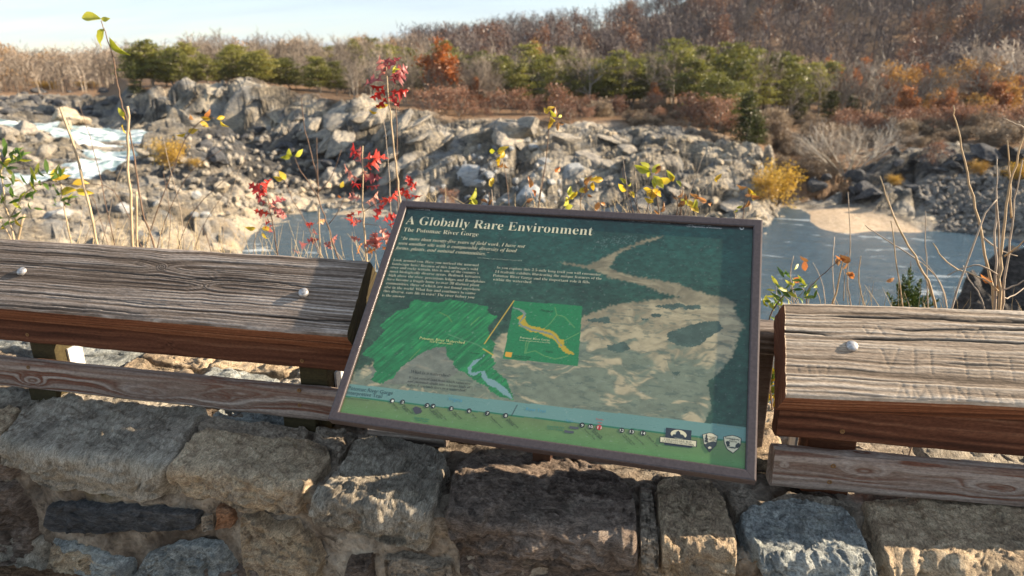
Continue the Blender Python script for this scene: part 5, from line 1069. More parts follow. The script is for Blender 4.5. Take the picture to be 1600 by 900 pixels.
for s in range(2): leafy_proto('tanbush', 102+s, M_TWIG, M_TANL, per=5, size=0.03, cloud=0.06, keep=0.7, levels=3, nb=(7, 6, 3, 3), spread=0.6, first=0.1, multi=6)
for s in range(4): pine_proto('pine', 110+s, M_PINE, wide=0.30+0.04*(s % 2), low=0.22)
for s in range(2): pine_proto('cedar', 120+s, M_CEDAR, wide=0.2, low=0.05, levels=17, cone=0.7, per=18)
rt = random.Random(5)
def plant_tree(kind, name, p, h, label, cat, group=None, wide=1.0):
    i = rt.randrange(len(PROTO[kind])); tr, cr = PROTO[kind][i]
    e = empty(name, p, label=label, cat=cat, group=group)
    rz = rt.uniform(0, 6.28); e.rotation_euler = (rt.gauss(0, .03), rt.gauss(0, .03), rz); e.scale = (h*wide, h*wide, h)
    obj('trunk', tr, None, e); obj('crown', cr, None, e); return e
ORD = 'first second third fourth fifth sixth seventh eighth ninth tenth eleventh twelfth thirteenth fourteenth fifteenth sixteenth seventeenth eighteenth nineteenth twentieth twenty-first twenty-second twenty-third twenty-fourth twenty-fifth'.split()
def trees(kind, name, lst, label, cat, group, wide=1.0):
    if kind == 'pine': lst = [(a, b, c*rt.uniform(0.8, 1.15)) for a, b, c in lst]
    lst = sorted(lst); n = len(lst)
    for i, (px, d, h) in enumerate(lst):
        lb = label if (n == 1 or n > 25) else '%s from the left: %s' % (ORD[i] if i < n-1 else 'last', label)
        plant_tree(kind, name, stand(px, d) - np.array([0, 0, 0.15]), h, lb, cat, group, wide*rt.uniform(0.9, 1.2))
# pines along the long cliff, left
L = [(px+rt.uniform(-6, 6), 121+rt.uniform(-4, 9), rt.uniform(4.4, 6.8)) for px in range(222, 545, 13)]
trees('pine', 'pine_tree', L, 'low olive green pine on top of the long left cliff', 'tree', 'pines on the left cliff', 1.25)
trees('cedar', 'cedar_tree', [(214, 119, 4.6)], 'narrow dark cedar at the left end of the cliff pines', 'tree', None, 1.0)
L = [(575, 128, 6.4), (603, 134, 7.2), (632, 128, 6.2), (720, 128, 8), (760, 112, 6.4), (640, 140, 8), (700, 134, 9.5), (745, 120, 7.2), (755, 130, 8.4), (655, 122, 6), (672, 130, 7.5), (560, 150, 9), (590, 165, 10), (615, 150, 9), (520, 160, 9)]
trees('pine', 'pine_tree', L, 'taller pine rising behind the bare trees left of the orange oak', 'tree', 'taller pines left of the orange oak')
L = [(780, 122, 8), (803, 118, 7.6), (825, 122, 8.6), (858, 116, 7.4), (880, 122, 8.6), (903, 104, 6.2), (925, 112, 7.8), (948, 118, 8.4), (968, 120, 8.4), (990, 106, 6.4), (772, 108, 6.2), (790, 113, 7.4), (812, 106, 6.8), (835, 112, 7), (846, 120, 7.4), (868, 104, 5.4), (893, 112, 8), (915, 118, 8.4), (936, 108, 7.6), (958, 104, 6.6), (978, 112, 7.2)]
trees('pine', 'pine_tree', L, 'bushy green pine in the row above the pale rocks', 'tree', 'pines above the pale rocks', 1.15)
L = [(990, 126, 8.5), (1022, 110, 6.8), (1050, 128, 9.4), (1075, 120, 9), (1092, 106, 7), (1128, 118, 9.2), (1160, 104, 7.8), (1185, 112, 8.6), (1210, 118, 8.4), (1232, 124, 9), (1290, 146, 9.5), (1006, 122, 8), (1035, 118, 8.6), (1060, 108, 8), (1082, 100, 7.4), (1100, 116, 9), (1118, 96, 7.6), (1140, 110, 8.8), (1152, 93, 6), (1170, 118, 9), (1195, 124, 9.4), (1220, 128, 9), (1243, 134, 8.8), (1268, 142, 9), (1130, 90, 5.2)]
trees('pine', 'pine_tree', L, 'tall spreading pine in the dense stand right of centre', 'tree', 'dense pine stand right of centre', 1.05)
trees('cedar', 'cedar_tree', [(1172, 82, 5.6)], 'dark olive cedar leaning at the right end of the rock slope', 'tree', None, 1.3)
trees('cedar', 'cedar_tree', [(1190, 79, 3.2)], 'small bright green cedar below the dark leaning cedar', 'tree', None, 1.5)
trees('cedar', 'cedar_tree', [(1440, 125, 4.4), (1518, 128, 4), (1300, 122, 5.5), (1255, 118, 4.2), (1335, 128, 5), (1390, 112, 3)], 'dark evergreen among the orange trees on the right bank', 'tree', 'evergreens of the right bank', 1.5)
# autumn colour
trees('bigorange', 'oak_tree', [(702, 100, 9.4)], 'tall bright orange oak behind the red leaved sapling', 'tree', None, 1.0)
trees('gold', 'oak_tree', [(842, 135, 10.4)], 'yellow crowned tree between the pines above the rocks', 'tree', None, 0.7)
trees('orange', 'oak_tree', [(745, 100, 4.5)], 'small orange brown oak right of the tall orange oak', 'tree', None, 1.0)
trees('orange', 'oak_tree', [(1412, 118, 6.6), (1330, 140, 8.5), (1375, 136, 8), (1445, 150, 9.4), (1530, 132, 7.8), (1300, 150, 9.6), (1345, 160, 10), (1488, 120, 6), (1020, 102, 4.2), (1550, 122, 6.4), (1590, 135, 7)], 'rusty orange oak on the wooded right bank', 'tree', 'rusty orange oaks on the right', 1.0)
trees('gold', 'oak_tree', [(1425, 140, 9.2), (1395, 150, 10), (1450, 122, 6), (1580, 124, 6.5), (1463, 135, 8.6), (1500, 140, 10), (1478, 126, 6.2), (1560, 130, 7.4), (1535, 145, 9.8), (1525, 120, 5)], 'golden leaved tree on the wooded right bank', 'tree', 'golden trees on the right', 1.0)
trees('sycamore', 'sycamore_tree', [(1370, 150, 11), (1555, 150, 14), (1590, 140, 13), (1610, 160, 15), (1520, 158, 13.5), (1400, 165, 12)], 'pale bare sycamore with white limbs behind the gold trees', 'tree', 'pale sycamores at the right', 1.0)
trees('thicket', 'bare_shrub', [(1345, 80, 6.6)], 'tall pale bare shrub of many stems above the dark ledge', 'shrub', None, 1.2)
trees('thicket', 'bare_shrub', [(1292, 84, 4), (1312, 90, 4.5), (1380, 92, 4.2), (1268, 86, 3.4)], 'lower pale bare shrub beside the tall many stemmed one', 'shrub', 'lower pale shrubs', 1.3)
L = [(rt.uniform(865, 1165), rt.uniform(84, 99), rt.uniform(1.3, 4.4)) for _ in range(20)]
trees('rust', 'oak_shrub', L, 'rust brown leafy shrub along the top of the rocks', 'shrub', 'rust brown shrubs on the rocks', 1.2)
L = [(rt.uniform(640, 860), rt.uniform(88, 102), rt.uniform(1.2, 4.0)) for _ in range(12)]
trees('rust', 'oak_shrub', L, 'brown shrub under the bare trees near the orange oak', 'shrub', 'brown shrubs near the orange oak', 1.3)
L = [(rt.uniform(850, 1180), rt.uniform(84, 100), rt.uniform(1.0, 2.6)) for _ in range(24)]
trees('tanbush', 'brush_shrub', L, 'grey tan shrub between the rust shrubs above the rocks', 'shrub', 'tan shrubs above the rocks', 1.3)
L = [(rt.uniform(1195, 1330), rt.uniform(77, 112), rt.uniform(1.2, 2.8)) for _ in range(46)]
trees('tanbush', 'brush_shrub', L, 'tan dry brush on the slope behind the small beach', 'shrub', 'dry brush behind the beach', 1.3)
L = [(rt.uniform(1330, 1620), rt.uniform(93, 122), rt.uniform(1.2, 3.0)) for _ in range(60)]
trees('tanbush', 'brush_shrub', L, 'grey tan brush on the shaded right bank below the trees', 'shrub', 'brush of the right bank', 1.4)
L = [(rt.uniform(1290, 1620), rt.uniform(108, 128), rt.uniform(2.2, 4.2)) for _ in range(34)]
trees('rust', 'oak_shrub', L, 'rust shrub at the foot of the right bank trees', 'shrub', 'rust shrubs at the right', 1.2)
def bush(px, py, hpx, label, kind='yellowbush', wide=1.1):
    h = hit(px, py)
    if h: plant_tree(kind, 'yellow_shrub' if kind == 'yellowbush' else 'oak_shrub', h[0]-np.array([0, 0, 0.2]), hpx*h[1]/FPX, label, 'shrub', None, wide)
bush(1214, 322, 68, 'bright yellow shrub at the water end of the rock slope', 'yellowbush', 0.85)
bush(1190, 318, 44, 'smaller orange yellow shrub left of the bright yellow one')
bush(270, 264, 40, 'golden shrub on the rocks right of the rapids')
bush(307, 274, 18, 'tiny golden shrub right of the golden rapids shrub')
bush(1394, 292, 18, 'tiny yellow shrub on the dark ledge below the bare shrub')
bush(1462, 264, 32, 'orange leaved shrub on the far right dark ledge', 'rust')
bush(1528, 272, 20, 'small yellow shrub right of the orange ledge shrub')
bush(1592, 290, 34, 'yellow shrub at the right edge behind the bare twigs')
bush(700, 325, 34, 'dark rusty shrub in the cleft above the sign', 'rust')
bush(75, 140, 12, 'orange brush at the end of the far ledges', 'yellowbush', 2.4)
bush(140, 137, 10, 'low orange brush right of the far ledge brush', 'yellowbush', 3.0)
# bare trees standing behind the pines, one by one
L = [(rt.uniform(300, 700), rt.uniform(135, 165), rt.uniform(8.0, 10.6)) for _ in range(80)]
trees('bare', 'bare_tree', L, 'leafless grey brown tree behind the cliff pines', 'tree', 'bare trees behind the cliff pines')
L = [(rt.uniform(545, 780), rt.uniform(96, 130), rt.uniform(5.5, 8.5)) for _ in range(70)]
trees('bare', 'bare_tree', L, 'leafless tree in the thin wood around the orange oak', 'tree', 'bare trees around the orange oak')
L = [(rt.uniform(760, 1250), rt.uniform(98, 165), rt.uniform(6.5, 10.5)) for _ in range(84)]
trees('bare', 'bare_tree', L, 'leafless grey tree among and behind the green pines', 'tree', 'bare trees among the pines')
L = [(rt.uniform(1250, 1640), rt.uniform(118, 170), rt.uniform(7, 11.5)) for _ in range(70)]
trees('bare', 'bare_tree', L, 'leafless tree among the orange trees on the right bank', 'tree', 'bare trees of the right bank')
# far woods that read as one mass: hillside and the left horizon
def wood(name, spots, label, seed, cols, leafy=0.12, greens=0.0):
    r = np.random.default_rng(seed); protos = []
    for s in range(6):
        limbs, tips = branch_tree(seed*10+s, levels=4, nb=(8, 5, 3, 2), spread=0.5, first=0.25, r0=0.013, minr=0.0032); A = Acc()
        for P, R, lv in limbs:
            if lv == 0: A.tube(P[::2], R[::2], 3)
            else:
                a, b = P[0], P[-1]; s_ = np.cross(b-a, r.normal(size=3)); s_ /= np.linalg.norm(s_)+1e-9; wv = s_*R[0]*1.5
                m = P[len(P)//2]; A.add(np.array([a-wv, a+wv, m+wv*.7, m-wv*.7, b]), [[0, 1, 2, 3]], [[3, 2, 4]])
        protos.append((np.vstack(A.V), np.vstack(A.Q), np.vstack(A.T)))
    lv_p = []
    for s in range(3):
        _, tips = branch_tree(seed*10+50+s, levels=3, nb=(8, 5, 3, 2), spread=0.6, first=0.25); C = np.repeat(tips, 4, 0)+r.normal(size=(len(tips)*4, 3))*0.05
        lv_p.append(leaf_quads(C, 0.026, r))
    A = Acc(); B = Acc()
    for (p, h) in spots:
        th = r.uniform(0, 6.28); Rm = np.array([[cos(th), -sin(th), 0], [sin(th), cos(th), 0], [0, 0, 1]]); k = r.integers(6)
        A.add(protos[k][0]@Rm.T*h+p, protos[k][1], protos[k][2])
        if r.random() < leafy: q = lv_p[r.integers(3)]; B.add(q[0]@Rm.T*h*0.95+p, q[1])
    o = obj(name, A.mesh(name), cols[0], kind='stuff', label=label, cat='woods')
    b = obj('autumn_leaves', B.mesh('autumn_leaves'), cols[1], o, kind='stuff'); return o
M_HILL = mat_leaf('shaded_hill_twigs', [(0.3, (0.06, 0.047, 0.048)), (0.5, (0.098, 0.077, 0.074)), (0.7, (0.155, 0.124, 0.11))], 0.06, 0.0, False)  # twig colour lowered: the hillside's shade is put into the colour
M_HILLL = mat_leaf('hill_leaves', [(0.3, (0.11, 0.055, 0.04)), (0.55, (0.19, 0.095, 0.055)), (0.75, (0.33, 0.19, 0.08))], 0.05, 0.3, False)
S = []
for _ in range(1300):
    px = rt.uniform(640, 1720); d = 175+185*rt.random()**0.8
    S.append((stand(px, d)-np.array([0, 0, .3]), rt.uniform(9, 14.5)))
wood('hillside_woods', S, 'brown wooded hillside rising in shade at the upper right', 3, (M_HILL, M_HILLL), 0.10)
S = []
for _ in range(620):
    px = rt.uniform(-200, 330); d = 185+140*rt.random(); S.append((stand(px, d)-np.array([0, 0, .3]), rt.uniform(7.5, 12)*(1.0 if px < 200 else 0.85)))
for _ in range(300):
    px = rt.uniform(300, 740); d = 170+130*rt.random(); S.append((stand(px, d)-np.array([0, 0, .3]), rt.uniform(8, 11)))
M_FARL = mat_leaf('far_leaves', [(0.3, (0.26, 0.14, 0.06)), (0.5, (0.36, 0.22, 0.1)), (0.72, (0.46, 0.31, 0.15))], 0.05, 0.3, False)
wood('far_woods', S, 'pale bare woods along the left horizon', 4, (M_TWIG, M_FARL), 0.06)

# ------------------------------------------------------------------ the autumn air over the valley
V, F = box_geo((-1520, -1520, -19.6), (1520, 1520, 95)); hz = obj('haze', new_mesh('haze', V, [F]), None, kind='stuff', label='thin pale haze in the air over the river valley', cat='haze')
t = NT('thin_haze'); pv = t.n('ShaderNodeVolumePrincipled', {'Color': (0.86, 0.9, 1.0), 'Density': 0.00008, 'Anisotropy': 0.2}); t.t.links.new(pv.outputs[0], t.out.inputs['Volume']); hz.data.materials.append(t.m)
# ================================================================== PLANTS JUST BEHIND THE WALL
M_STEMT = mat_simple('tan_stem', (0.46, 0.35, 0.22), scale=30, var=0.25)
M_STEMB = mat_simple('brown_stem', (0.17, 0.11, 0.075), scale=30, var=0.3)
M_STEMG = mat_simple('grey_twig', (0.36, 0.29, 0.22), scale=30, var=0.3)
def leafmat(name, a, b, c, trans=0.45): return mat_leaf(name, [(0.25, a), (0.5, b), (0.75, c)], 25, trans, True)
ML = dict(red=leafmat('red_oak_leaf', (0.36, 0.016, 0.014), (0.58, 0.04, 0.03), (0.66, 0.12, 0.07)), pink=leafmat('pale_red_leaf', (0.48, 0.13, 0.11), (0.6, 0.24, 0.19), (0.68, 0.38, 0.28)),
          maroon=leafmat('maroon_leaf', (0.24, 0.035, 0.04), (0.38, 0.09, 0.09), (0.5, 0.2, 0.18)), orange=leafmat('orange_leaf', (0.42, 0.12, 0.03), (0.58, 0.24, 0.07), (0.66, 0.4, 0.18)),
          yellow=leafmat('yellow_leaf', (0.48, 0.3, 0.02), (0.64, 0.46, 0.03), (0.72, 0.58, 0.08)), lime=leafmat('yellow_green_leaf', (0.3, 0.32, 0.02), (0.48, 0.48, 0.04), (0.6, 0.58, 0.1)),
          green=leafmat('green_leaf', (0.05, 0.11, 0.015), (0.12, 0.21, 0.03), (0.24, 0.34, 0.06)), dry=leafmat('dry_leaf', (0.2, 0.09, 0.03), (0.34, 0.17, 0.06), (0.5, 0.3, 0.13)))
rp = np.random.default_rng(99)
OAK = [(0, 0), (.12, .02), (.2, .05), (.26, .2), (.32, .26), (.31, .12), (.38, .07), (.46, .1), (.54, .3), (.6, .38), (.6, .22), (.68, .3), (.66, .12), (.74, .09), (.8, .2), (.86, .22), (.85, .1), (.9, .06), (1.0, 0)]
OVAL = [(0, 0), (.06, .03), (.15, .13), (.3, .24), (.45, .28), (.6, .25), (.75, .18), (.88, .09), (1, 0)]
NARROW = [(0, 0), (.1, .05), (.3, .12), (.5, .15), (.7, .12), (.9, .05), (1, 0)]
def leaf_mesh(outline, curl, fold, twist, seed):
    r = np.random.default_rng(seed); A = np.array(outline); n = len(A)
    def bend(x, y): 
        a = curl*x; z = (sin(a)*0 - curl*x*x*0.5) + fold*abs(y) + 0.10*sin(7*x+seed)*abs(y)*2 + twist*y*x; return (x*(1-0.12*curl*curl*x), y*(1-0.3*abs(fold)), z)
    up_ = [bend(x, y) for x, y in A]; dn = [bend(x, -y*r.uniform(0.9, 1.08)) for x, y in A[1:-1]]; mid = [bend(x, 0) for x, y in A[1:-1]]
    V = up_+dn+mid; U0, D0, M0 = 0, n, n+n-2; F = []
    m = lambda i: 0 if i == 0 else (n-1 if i == n-1 else M0+i-1); d = lambda i: 0 if i == 0 else (n-1 if i == n-1 else D0+i-1)
    T, Q = [], []
    for i in range(n-1):
        for side, f in ((lambda k: k, 0), (d, 1)):
            q = [m(i), m(i+1), side(i+1), side(i)]; q = [v for k, v in enumerate(q) if v not in q[:k]]
            if f: q = q[::-1]
            (T if len(q) == 3 else Q).append(q)
    return new_mesh('leaf', np.array(V), [np.array(Q), np.array(T)], True)
LM = {}
for nm, ol in (('oak', OAK), ('oval', OVAL), ('narrow', NARROW)):
    for k in range(4):
        for mt in ML:
            pass
    LM[nm] = [(rp.uniform(0.1, 1.5), rp.uniform(0.1, 0.95), rp.uniform(-0.8, 0.8), k) for k in range(5)]
LMC = {}
def get_leaf(shape_, k, mt):
    key = (shape_, k, mt)
    if key not in LMC:
        ol = dict(oak=OAK, oval=OVAL, narrow=NARROW)[shape_]; me = leaf_mesh(ol, *LM[shape_][k]); me.materials.append(ML[mt]); LMC[key] = me
    return LMC[key]
class Plant:
    def __init__(s, name, y, label, cat, group=None, base=None):
        s.y = y; s.mat = M_STEMB; s.e = empty(name, (0, 0, 0), label=label, cat=cat, group=group); s.first = True; s.name = name
    def stem(s, pts, r0, r1=None, mat=None, dy=0.0, root=True, n=6):
        P = [at_y(float(x), float(y), s.y+dy*i/max(1, len(pts)-1)) for i, (x, y) in enumerate(pts)]      # from the lowest to the tip
        if root:
            b = P[0]; g = float(terr_z(atan2(b@Rh, b@Fh), max(2.1, hypot(b@Rh, b@Fh)))); dirn = (P[0]-P[1]); dirn[1] *= 0.2; dirn /= abs(dirn[2])+1e-6; dirn[:2] = np.clip(dirn[:2], -0.35, 0.35)
            L = max(0.05, b[2]-g+0.05); P = [b+dirn*L*np.array([1, 1, 1]), b+dirn*L*0.5*np.array([1, 1, 1])]+P
            P[0][2] = g-0.04
        P = np.array(P)
        if s.first:
            s.e.location = P[0]; s.first = False
        # smooth the polyline
        k = np.arange(len(P)); kk = np.linspace(0, len(P)-1, (len(P)-1)*4+1)
        Q = np.stack([np.interp(kk, k, P[:, c]) for c in range(3)], -1)
        for _ in range(2): Q[1:-1] = (Q[:-2]+2*Q[1:-1]+Q[2:])/4
        Q[1:-1] += rp.normal(size=Q[1:-1].shape)*r0*0.35
        V, F, T = tube_geo(Q, np.linspace(r0, r1 or r0*0.5, len(Q)), n); put(obj('stem', new_mesh('stem', V, [F, T], True), mat or s.mat), s.e); return s
    def leaf(s, px, py, ang, L, mt, shape_='oak', k=None, roll=None, out=None, dy=0.0):
        """leaf base at the pixel, pointing along ang (degrees, 0 right, 90 up in the picture), L metres long"""
        L = L*(0.95 if shape_ == 'oak' else 1.05)
        p = at_y(float(px), float(py), s.y+dy); k = rp.integers(5) if k is None else k; a = radians(ang)
        roll = rp.uniform(-0.9, 0.9) if roll is None else roll; out = rp.uniform(-0.55, 0.55) if out is None else out
        d = (Rh*cos(a)+Uh*sin(a))*cos(out)-Fh*sin(out); nv = -Fh*cos(roll)+np.cross(d, -Fh)*sin(roll); nv -= d*(nv@d); nv /= np.linalg.norm(nv); b = np.cross(nv, d)
        o = obj('leaf', get_leaf(shape_, int(k), mt)); M = Matrix(((d[0]*L, b[0]*L, nv[0]*L, p[0]), (d[1]*L, b[1]*L, nv[1]*L, p[1]), (d[2]*L, b[2]*L, nv[2]*L, p[2]), (0, 0, 0, 1)))
        o.parent = s.e; o.matrix_parent_inverse = Matrix.Translation(-Vector(s.e.location)); o.matrix_basis = M; return s
# --- yellow leaved sapling at upper left
p = Plant('sapling', 2.5, 'tall thin sapling with pale yellow leaves at its top against the sky', 'sapling')
p.stem([(240,382),(222,330),(212,262),(200,190),(190,160),(182,122),(176,90),(166,55),(158,32)], 0.0042, 0.0016)
p.leaf(160,30,172,.088,'lime','oval',0,0.3,0.1).leaf(158,30,-10,.034,'lime','oval',1).leaf(164,44,228,.09,'lime','oval',2,0.2,0.1).leaf(170,57,300,.092,'lime','oval',3,0.5,0).leaf(196,182,140,.05,'lime','oval',1).leaf(196,186,170,.045,'yellow','oval').leaf(192,194,250,.045,'yellow','oval').leaf(197,176,195,.035,'lime','oval')
# --- cut tan stalks
p = Plant('dry_stalk', 2.25, 'leaning cut tan stalk near the left edge', 'stalk'); p.stem([(155,392),(135,305),(118,235),(94,168)], 0.0052, 0.0045, M_STEMT)
p = Plant('dry_stalk', 2.3, 'upright cut tan stalk beside the yellow leaved sapling', 'stalk'); p.stem([(207,390),(203,300),(200,230),(199,166)], 0.0058, 0.0046, M_STEMT)
p = Plant('dry_stalk', 2.35, 'short tan stalk between the sapling and the upright stalk', 'stalk'); p.stem([(214,388),(213,300)], 0.0045, 0.004, M_STEMT)
p = Plant('dry_stalk', 2.4, 'slanted stub of tan stalk rising from the left rail', 'stalk'); p.stem([(25,380),(38,336)], 0.0055, 0.005, M_STEMT)
# --- green leaved honeysuckle at the left edge
p = Plant('honeysuckle', 2.3, 'green and yellow leaved honeysuckle at the left edge of the rail', 'shrub')
p.stem([(22,376),(8,320),(2,270),(0,238)], 0.0042, 0.002, M_STEMT); p.stem([(16,340),(40,300),(62,285),(90,282)], 0.0026, 0.0012, M_STEMT, root=False); p.stem([(8,320),(-8,300)], 0.002, 0.001, root=False); p.stem([(16,372),(2,345),(-20,330)], 0.003, .0015, M_STEMT)
for i in range(60):
    f = i/60; c = [(4, 262, 26), (40, 296, 30), (74, 284, 24), (12, 330, 26), (20, 255, 18)][i % 5]
    p.leaf(c[0]+rp.normal()*c[2]*.5, c[1]+rp.normal()*c[2]*.5, rp.uniform(10, 170) if rp.random() < .75 else rp.uniform(0, 360), rp.uniform(.04, .06), 'green' if rp.random() < .75 else 'lime', 'narrow')
for x, y in ((4, 262), (10, 358), (24, 340), (12, 276)): p.leaf(x, y, rp.uniform(0, 360), .045, 'yellow', 'oval')
p = Plant('honeysuckle', 2.35, 'yellowing leafy shoot beside the left honeysuckle', 'shrub')
p.stem([(112,385),(104,345),(98,310),(95,288)], 0.0038, 0.002, M_STEMT); p.stem([(100,320),(120,312)], 0.002, 0.001, root=False)
for i in range(16): p.leaf(92+rp.normal()*10, 308+rp.normal()*14, rp.uniform(0, 360), rp.uniform(.03, .045), 'green' if rp.random() < .7 else 'lime', 'narrow')
for x, y, a in ((84,282,20),(96,300,25),(112,288,10),(88,286,100),(118,296,-20)): p.leaf(x, y, a, .062, 'yellow', 'oval')
# --- arching twig with orange yellow leaves
p = Plant('twig', 2.7, 'arching twig with small orange yellow leaves in front of the dark rubble', 'sapling')
p.stem([(225,392),(245,330),(268,270),(290,215),(312,188),(335,184)], 0.0032, 0.0012)
for x, y, a, m in ((303,187,150,'orange'),(312,190,-30,'yellow'),(320,184,40,'orange'),(330,186,170,'yellow'),(338,186,15,'yellow'),(344,188,-60,'yellow'),(290,208,200,'yellow'),(294,206,10,'yellow')): p.leaf(x, y, a, .042, m, 'oval')
# --- thin bare twigs over the left rail
bt = [[(158,385),(170,340),(182,280),(200,240)], [(245,388),(262,330),(300,262),(345,235)], [(262,390),(268,340),(255,270)], [(288,392),(284,330),(262,250),(255,215)], [(170,386),(150,320),(140,300),(120,290)], [(222,388),(180,290),(120,286),(60,288),(40,290)], [(346,396),(352,330),(372,268),(384,240)], [(180,388),(160,290),(140,210),(122,160)],
      [(302,394),(318,350),(352,300)], [(130,384),(142,350),(170,330)], [(395,398),(398,372),(410,350)], [(330,394),(322,365),(310,350)], [(90,380),(100,350)], [(276,390),(300,330),(340,290),(385,250)]]
for i, b in enumerate(bt):
    p = Plant('bare_twig', 2.35+0.06*(i % 7), 'thin bare brown twig rising behind the left rail', 'twig', 'bare twigs behind the left rail'); p.stem(b, 0.0019+0.0008*(i % 2), 0.0008, M_STEMB if i % 3 else M_STEMG, n=5)
# --- dry grassy sprigs along the back of the left rail
M_STRAW = mat_simple('straw_grass', (0.42, 0.33, 0.19), scale=30, var=0.35)
def tuft(x0, x1, n, label, y=2.5, top=(18, 60), row=lambda x: 372+0.065*x, mat=None):
    A = Acc(); r = np.random.default_rng(int(x0)); base = None
    for i in range(n):
        px = r.uniform(x0, x1); yy = y+r.uniform(-.15, .3); a = at_y(px, row(px)+14, yy); b = at_y(px+r.normal()*16, row(px)-r.uniform(*top), yy+r.normal()*.05); g = np.array([a[0], a[1], float(terr_z(atan2(a@Rh, a@Fh), hypot(a@Rh, a@Fh)))-0.02])
        m = (a+b)/2+np.array([r.normal()*.008, 0, 0]); A.tube(np.array([g, a, m, b]), [0.0014, 0.0012, 0.0009, 0.0004], 3); base = g
    e = empty('grass_tuft', tuple(base), label=label, cat='grass'); put(obj('blades', A.mesh('blades'), mat or M_STRAW), e).__setitem__('kind', 'stuff')
tuft(100, 340, 46, 'dry straw coloured stems behind the left part of the rail')
tuft(340, 600, 44, 'thin dry stems between the red oak seedlings')
tuft(630, 1190, 60, 'dry stems showing above the top of the sign', 2.6, (4, 26), lambda x: 312+0.056*(x-627))
tuft(1215, 1600, 40, 'dry grey stems behind the right rail', 2.2, (6, 46), lambda x: 468+0.066*(x-1220))
# --- red oak seedlings
p = Plant('oak_seedling', 2.45, 'tall red leaved oak seedling rising above the sign corner', 'seedling')
p.stem([(628,330),(622,285),(615,225),(608,160),(605,128),(603,100)], 0.0048, 0.0018, M_STEMT)
for x, y, a, m, L in ((603,128,160,'maroon',.105),(604,132,200,'red',.085),(606,122,25,'maroon',.10),(605,118,100,'maroon',.085),(606,112,70,'maroon',.075),(606,126,15,'maroon',.09),(605,138,215,'red',.08),(606,142,-10,'red',.09),(607,148,-40,'red',.065),(604,120,130,'pink',.08),(606,150,230,'red',.07),(603,108,95,'pink',.06)): p.leaf(x, y, a, L, m, 'oak')
for x, y in ((616,110),(612,114)): p.leaf(x, y, rp.uniform(0, 60), .03, 'lime', 'oval')
p = Plant('dry_stalk', 2.75, 'thin grey brown stalk just right of the tall oak seedling', 'stalk'); p.stem([(622,330),(620,270),(621,205),(617,150)], 0.0034, 0.002)
p = Plant('twig', 2.8, 'slender twig with three round yellow leaves left of the tall oak seedling', 'sapling'); p.stem([(610,320),(606,240),(600,190),(592,172)], 0.0028, 0.0012, M_STEMG)
for x, y in ((586,164),(594,168),(590,176)): p.leaf(x, y, rp.uniform(0, 360), .036, 'yellow', 'oval')
p = Plant('oak_seedling', 2.3, 'bushy red and pink oak seedling left of the sign', 'seedling')
p.stem([(573,415),(569,350),(566,290),(567,228)], 0.005, 0.002, M_STEMT); p.stem([(569,330),(590,316),(612,312)], 0.0016, 0.0008, root=False); p.stem([(570,350),(592,352)], 0.0016, 0.0008, root=False)
for x, y, a, m, L in ((566,246,155,'red',.10),(566,248,10,'red',.10),(566,258,110,'pink',.08),(566,262,-75,'pink',.07),(567,262,20,'red',.09),(566,280,170,'pink',.095),(567,282,20,'maroon',.08),(566,286,205,'red',.07),(568,290,-15,'maroon',.07),(567,312,165,'pink',.075),(568,318,20,'pink',.075),(568,330,195,'red',.05),(590,316,15,'red',.07),(604,314,30,'red',.06),(569,345,185,'pink',.06),
                      (552,336,240,'red',.07),(586,348,70,'red',.08),(592,352,-60,'pink',.09),(588,358,-100,'pink',.09),(580,360,-60,'pink',.08),(596,346,20,'red',.07),(600,362,-20,'maroon',.06),(566,375,160,'pink',.05),(596,390,25,'orange',.08),(590,388,200,'orange',.05),(563,398,130,'orange',.06),(604,352,10,'red',.06),(556,330,215,'red',.055),(584,366,-120,'pink',.07)): p.leaf(x, y, a, L, m, 'oak')
p = Plant('oak_seedling', 2.35, 'small dark red oak seedling over the middle of the left rail', 'seedling')
p.stem([(436,410),(430,370),(423,335),(418,306)], 0.0036, 0.0016, M_STEMB)
for x, y, a, m, L in ((418,306,140,'red',.09),(418,306,115,'red',.085),(418,307,165,'red',.07),(420,312,-60,'pink',.06),(420,318,160,'maroon',.075),(421,320,25,'maroon',.075),(424,334,165,'red',.07),(424,336,20,'maroon',.06),(426,346,190,'red',.075),(427,352,200,'maroon',.07),(428,340,10,'pink',.06),(424,326,-20,'maroon',.06)): p.leaf(x, y, a, L, m, 'oak')
p = Plant('oak_seedling', 2.5, 'single cluster of bright red leaves at the top left sign corner', 'seedling')
p.stem([(634,330),(636,306),(638,292)], 0.0026, 0.0014, M_STEMB)
for a, L, m in ((160,.06,'red'),(20,.06,'red'),(90,.055,'red'),(230,.055,'red'),(-40,.055,'red'),(200,.05,'orange'),(-80,.05,'red'),(60,.05,'red')): p.leaf(637+rp.normal()*2, 298+rp.normal()*3, a, L, m, 'oak')
p = Plant('oak_seedling', 2.55, 'dark forked seedling stem with a few maroon leaves between the red seedlings', 'seedling')
p.stem([(532,414),(520,380),(510,345),(498,315),(497,290)], 0.0042, 0.002, M_STEMB); p.stem([(497,290),(492,262),(482,225),(474,190),(471,152)], 0.0028, 0.001, M_STEMB, root=False); p.stem([(497,300),(496,262),(495,215)], 0.0022, 0.001, M_STEMB, root=False); p.stem([(498,310),(482,285),(466,262),(460,245)], 0.002, 0.001, root=False); p.stem([(498,300),(520,275),(533,235)], 0.002, 0.001, root=False); p.stem([(514,350),(530,330),(540,300)], 0.0018, .0009, root=False)
p.stem([(498,325),(499,370),(502,412)], 0.003, 0.0026, M_STEMT, root=False)
